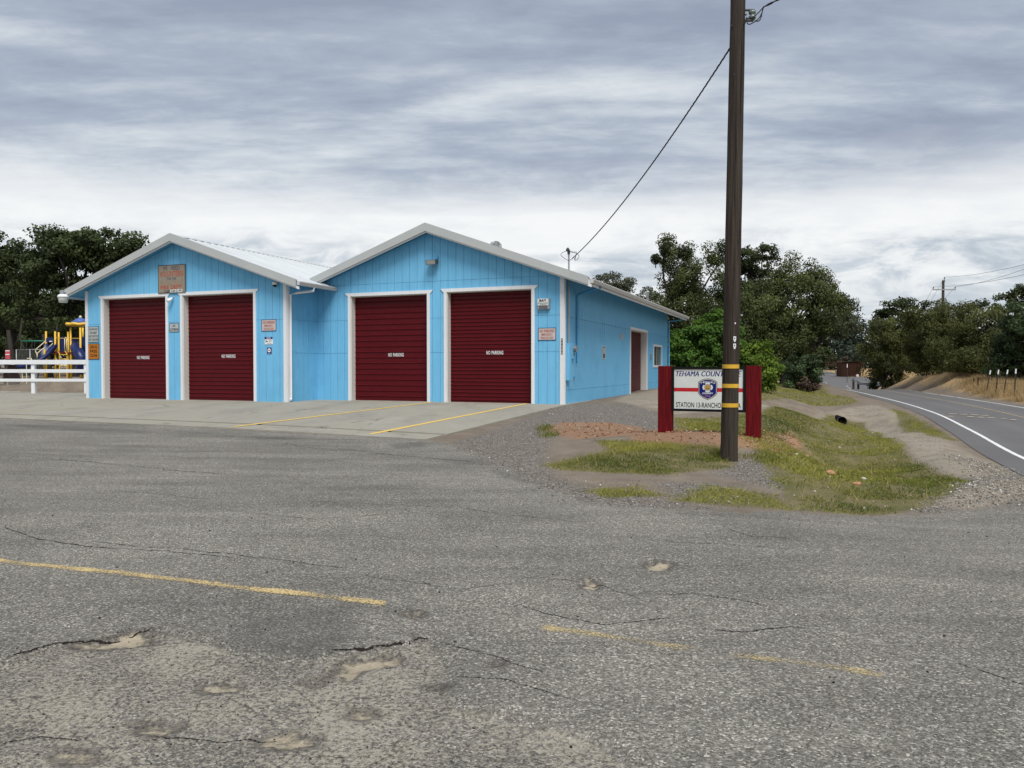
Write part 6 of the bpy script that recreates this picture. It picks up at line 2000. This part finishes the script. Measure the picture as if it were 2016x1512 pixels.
tree('low_bush', 'low green bush beside the curved guard rail', 94, 1730, [(1722, 758, 14, 10), (1736, 752, 16, 14), (1748, 745, 12, 14)], 'leaf_scrub_green', .2, 2.2, 57, 'bush', trunk_r=.05, cl_r=.45, hollow=.2, limbs=4)
tree('autumn_bush', 'brownish bush at the left of the rusty shed in the distance', 205, 1645, [(1632, 712, 14, 10), (1650, 708, 16, 12), (1620, 716, 10, 8)], 'leaf_brown', .45, 1.8, 58, 'bush', trunk_r=.1, cl_r=1.2, hollow=.2, limbs=4)
# the far wood closes the gap over the road
r = np.random.default_rng(90)
lobes = []
for px in range(1420, 1900, 26): lobes.append(px_lobe(px + r.uniform(-8, 8), 672 + r.uniform(-14, 14), 30, 46 + r.uniform(-10, 10), 262, r.uniform(-8, 8), .6))
for px in range(1420, 1900, 24): lobes.append(px_lobe(px + r.uniform(-8, 8), 705 + r.uniform(-4, 4), 28, 22, 250, r.uniform(-6, 6), .6))
pts, out, tint, cc = crown_points(lobes, 900, 36, 3.2, r, .6, .2)
fw = link('distant_wood', leaf_mesh('distant_wood', pts, 1.15, out, tint, r), M['leaf_far'], None)
tag(fw, 'dark far-off wood closing the view where the road vanishes', 'wood', kind='stuff')
lobes = []
for px in range(-700, 420, 60): lobes.append(px_lobe(px, 640 + r.uniform(-25, 15), 70, 75, 125, r.uniform(-8, 8), .5)); lobes.append(px_lobe(px + 20, 690, 60, 40, 120, r.uniform(-6, 6), .5))
pts, out, tint, cc = crown_points(lobes, 1100, 34, 2.2, r, .6, .2)
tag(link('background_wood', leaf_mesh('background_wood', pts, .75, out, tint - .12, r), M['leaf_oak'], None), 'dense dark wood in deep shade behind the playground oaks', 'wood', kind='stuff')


# ------------------------------------------------------------------ grass, straw, loose stones
def blades(name, polys, n_per, hmin, hmax, wid, mat, tintf, seed, label, cat, lean=.5, soft=.25, thin=None):
    r = np.random.default_rng(seed)
    P = []
    for poly in polys:
        lo, hi = poly.min(0) - .3, poly.max(0) + .3
        n = int((hi - lo).prod() * n_per)
        n = min(n, 400000)
        q = lo + r.random((n, 2)) * (hi - lo)
        s = seg_poly_sdf(q, poly)
        patch = value_noise(q[:, 0], q[:, 1], .7, 3) * .6 + value_noise(q[:, 0], q[:, 1], .23, 4) * .4
        keep = sstep(s, -soft, soft) * np.clip((patch - .22) * 2.4, .04, 1)
        if thin is not None: keep *= thin(q[:, 0], q[:, 1])
        P.append(q[r.random(n) < keep])
    P = np.vstack(P)
    N = len(P)
    z = ground_z(P[:, 0], P[:, 1], False)
    base = np.column_stack([P, z - .004])
    a = r.uniform(0, 2 * math.pi, N)
    side = np.column_stack([np.cos(a), np.sin(a), np.zeros(N)])
    h = r.uniform(hmin, hmax, N) * (.6 + .8 * value_noise(P[:, 0], P[:, 1], .9, 8))
    ln = r.normal(0, lean, (N, 2)) * h[:, None]
    tip = base + np.column_stack([ln, h * np.sqrt(np.clip(1 - lean * .4, .3, 1))])
    w = (wid * r.uniform(.6, 1.3, N))[:, None]
    V = np.stack([base - side * w * .5, base + side * w * .5, tip], 1).reshape(-1, 3)
    me = raw_mesh(name, V, np.arange(3 * N).reshape(N, 3), 3)
    at = me.attributes.new('tint', 'FLOAT', 'FACE'); at.data.foreach_set('value', np.clip(tintf(P[:, 0], P[:, 1], r), 0, 1).astype(np.float32))
    return tag(link(name, me, M[mat], None), label, cat, kind='stuff')


lush = [area((1160, 905), (1430, 885), (1435, 920), (1300, 932), (1170, 928)), area((1780, 915), (1895, 948), (1850, 980), (1760, 1010), (1640, 1010), (1560, 1000), (1600, 960), (1700, 990), (1760, 960)), area((1500, 812), (1600, 815), (1590, 850), (1480, 845))]
def grass_tint(x, y, r):
    q = np.column_stack([x, y]); l = np.full(len(x), -9.0)
    for p in lush: l = np.maximum(l, seg_poly_sdf(q, p))
    g = sstep(l, -.8, .5)
    base = .76 - .50 * g + (value_noise(x, y, 1.1, 12) - .5) * .55 + (value_noise(x, y, .35, 13) - .5) * .3
    return base + r.normal(0, .16, len(x))


near_rate = lambda x, y: np.clip(1.15 - y / 45, .35, 1)
blades('grass', GRASS[:4] + [GRASS[5], GRASS[6]], 2300, .018, .060, .013, 'grass', grass_tint, 61, 'short patchy green and yellow grass in the ditch and around the sign', 'grass', .75, thin=near_rate)
blades('grass', [GRASS[1]], 700, .025, .075, .024, 'grass', grass_tint, 67, 'longer tangled grass on the slopes of the ditch', 'grass', .8, thin=lambda x, y: sstep(y, 9, 13))
blades('grass', [GRASS[4]], 160, .05, .14, .03, 'grass', lambda x, y, r: .8 + r.normal(0, .2, len(x)), 62, 'dry yellowish lawn between the side path and the bushes', 'grass', .7)
i0, i1 = int(np.argmin(np.abs(RS[:, 1] - 30))), int(np.argmin(np.abs(RS[:, 1] - 96)))
edge_ = np.vstack([road_pts(6.4, i0, i1), road_pts(15, i0, i1)[::-1]])
blades('dry_grass', [edge_], 95, .08, .30, .035, 'straw', lambda x, y, r: .45 + (value_noise(x, y, 2.5, 2) - .5) * .6 + r.normal(0, .16, len(x)), 63, 'straw coloured dry grass covering the bank right of the road', 'dry grass', .5, .3, thin=lambda x, y: 1 - .9 * sstep(y, 58, 64))
blades('dry_grass', [area((1890, 772), (1905, 752), (1945, 748), (2016, 752), (2060, 760), (2060, 800), (1990, 790), (1930, 782))], 260, .25, .62, .03, 'straw', lambda x, y, r: .55 + r.normal(0, .2, len(x)), 64, 'taller pale straw around the white-tipped fence posts', 'dry grass', .4, .3)
fe = np.array([(78, 165), (86, 174), (104, 180), (112, 192), (92, 196), (80, 186), (84, 178)], float)
blades('dry_grass', [fe], 9, .3, .8, .12, 'straw', lambda x, y, r: .5 + r.normal(0, .15, len(x)), 65, 'dry straw field around the distant rusty shed', 'dry grass', .4, .5)
blades('grass_tuft', [area((1060, 850), (1075, 838), (1090, 856), (1080, 862)), area((1395, 885), (1440, 880), (1440, 905), (1395, 908)), area((1470, 900), (1500, 890), (1540, 905), (1500, 915))], 1500, .05, .14, .014, 'grass', lambda x, y, r: .35 + r.normal(0, .2, len(x)), 66, 'taller green grass tufts at the foot of the pole and gravel edge', 'grass', .5)


def stones(name, polys, per, smin, smax, cols, seed, label, cat, z_off=.25, thin=None):
    r = np.random.default_rng(seed)
    P = []
    for poly in polys:
        lo, hi = poly.min(0), poly.max(0); n = int((hi - lo).prod() * per)
        q = lo + r.random((n, 2)) * (hi - lo); k = sstep(seg_poly_sdf(q, poly), -.2, .3)
        if thin is not None: k *= thin(q[:, 0], q[:, 1])
        P.append(q[r.random(n) < k])
    P = np.vstack(P); N = len(P)
    s = smin + (smax - smin) * r.random(N) ** 3.2
    z = ground_z(P[:, 0], P[:, 1]) + s * z_off
    o = np.array([(1, 0, 0), (-.1, 1, 0), (-1, .1, 0), (.1, -.9, 0), (.15, .1, .75), (-.1, 0, -.7)])
    V = o[None] * (1 + r.normal(0, .22, (N, 6, 3))) * s[:, None, None] * .5
    a = r.uniform(0, 6.28, N); ca, sa_ = np.cos(a)[:, None], np.sin(a)[:, None]
    V = np.stack([V[..., 0] * ca - V[..., 1] * sa_, V[..., 0] * sa_ + V[..., 1] * ca, V[..., 2]], -1) + np.column_stack([P, z])[:, None]
    f = np.array([(0, 1, 4), (1, 2, 4), (2, 3, 4), (3, 0, 4), (1, 0, 5), (2, 1, 5), (3, 2, 5), (0, 3, 5)])
    F = (f[None] + 6 * np.arange(N)[:, None, None]).reshape(-1, 3)
    me = raw_mesh(name, V.reshape(-1, 3), F, 3)
    at = me.attributes.new('tint', 'FLOAT', 'FACE'); at.data.foreach_set('value', np.repeat(r.random(N), 8).astype(np.float32))
    return tag(link(name, me, cols, None), label, cat, kind='stuff')


def m_stone(name, stops):
    t = NT(name); at = t.n('ShaderNodeAttribute', attribute_name='tint')
    return t.done(t.ramp(at.outputs['Fac'], stops), .9, .2)


M['stone_grey'] = m_stone('gravel_stones', [(0, (.06, .054, .047)), (.5, (.135, .122, .105)), (.85, (.24, .22, .19)), (1, (.50, .47, .43))])
M['stone_light'] = m_stone('pale_gravel', [(0, (.13, .12, .105)), (.5, (.23, .215, .19)), (.85, (.36, .34, .31)), (1, (.62, .60, .56))])
M['stone_dark'] = m_stone('dark_chips', [(0, (.02, .019, .018)), (.6, (.05, .047, .044)), (1, (.16, .15, .14))])
M['stone_red'] = m_stone('red_clods', [(0, (.16, .075, .04)), (.6, (.30, .155, .085)), (1, (.45, .32, .22))])
stones('loose_gravel', GRAVEL, 170, .007, .032, M['stone_grey'], 71, 'loose grey gravel spread between the apron and the verge', 'gravel', thin=lambda x, y: np.clip(1.3 - y / 24, .1, 1))
stones('loose_gravel', [area((1080, 940), (1400, 945), (1560, 1000), (1300, 1004), (1120, 985))], 150, .006, .022, M['stone_grey'], 72, 'fine gravel along the edge of the asphalt', 'gravel')
stones('loose_gravel', [TAN[0], TAN[3]], 60, .007, .028, M['stone_grey'], 73, 'scattered stones on the sandy road shoulder', 'gravel')
stones('loose_gravel', [GRAVEL[1]], 420, .010, .042, M['stone_light'], 79, 'pale crushed gravel on the shoulder by the road', 'gravel')
blades('dry_stalks', GRASS[:4] + [GRASS[5]], 14, .08, .22, .008, 'straw', lambda x, y, r: .6 + r.normal(0, .2, len(x)), 80, 'sparse dry stalks standing in the grass around the sign', 'dry grass', .5)
stones('asphalt_chips', [np.array([(-6, 2.6), (6, 2.6), (7, 8.5), (-8, 12), (-9, 6)])], 9, .004, .022, M['stone_dark'], 74, 'dark loose chips scattered over the asphalt lot', 'stone chips')
stones('asphalt_chips', [WORN] + [h for h, _ in HOLES], 240, .003, .013, M['stone_dark'], 75, 'crumbled asphalt chips on the worn patch and in the potholes', 'stone chips')
M['stone_pale'] = m_stone('pale_stones', [(0, (.30, .28, .25)), (.6, (.48, .46, .42)), (1, (.68, .66, .62))])
stones('pale_stones', GRAVEL + RED + [area((1080, 940), (1400, 945), (1560, 1000), (1300, 1004), (1120, 985)), TAN[0], TAN[3], GRASS[1]], 7, .012, .05, M['stone_pale'], 77, 'sparse whitish stones scattered over the verge', 'stones')
stones('pale_stones', [np.array([(-6, 3.5), (6, 4), (7, 8.5), (-8, 13), (-12, 14), (-9, 6)])], 5, .006, .018, M['stone_pale'], 78, 'tiny pale pebbles sprinkled over the asphalt lot', 'stones')
stones('earth_clods', [RED[0], RED[1], area((1490, 862), (1530, 850), (1570, 868), (1545, 890), (1500, 880))], 55, .010, .075, M['stone_red'], 76, 'reddish earth clods around the sign posts', 'clods')
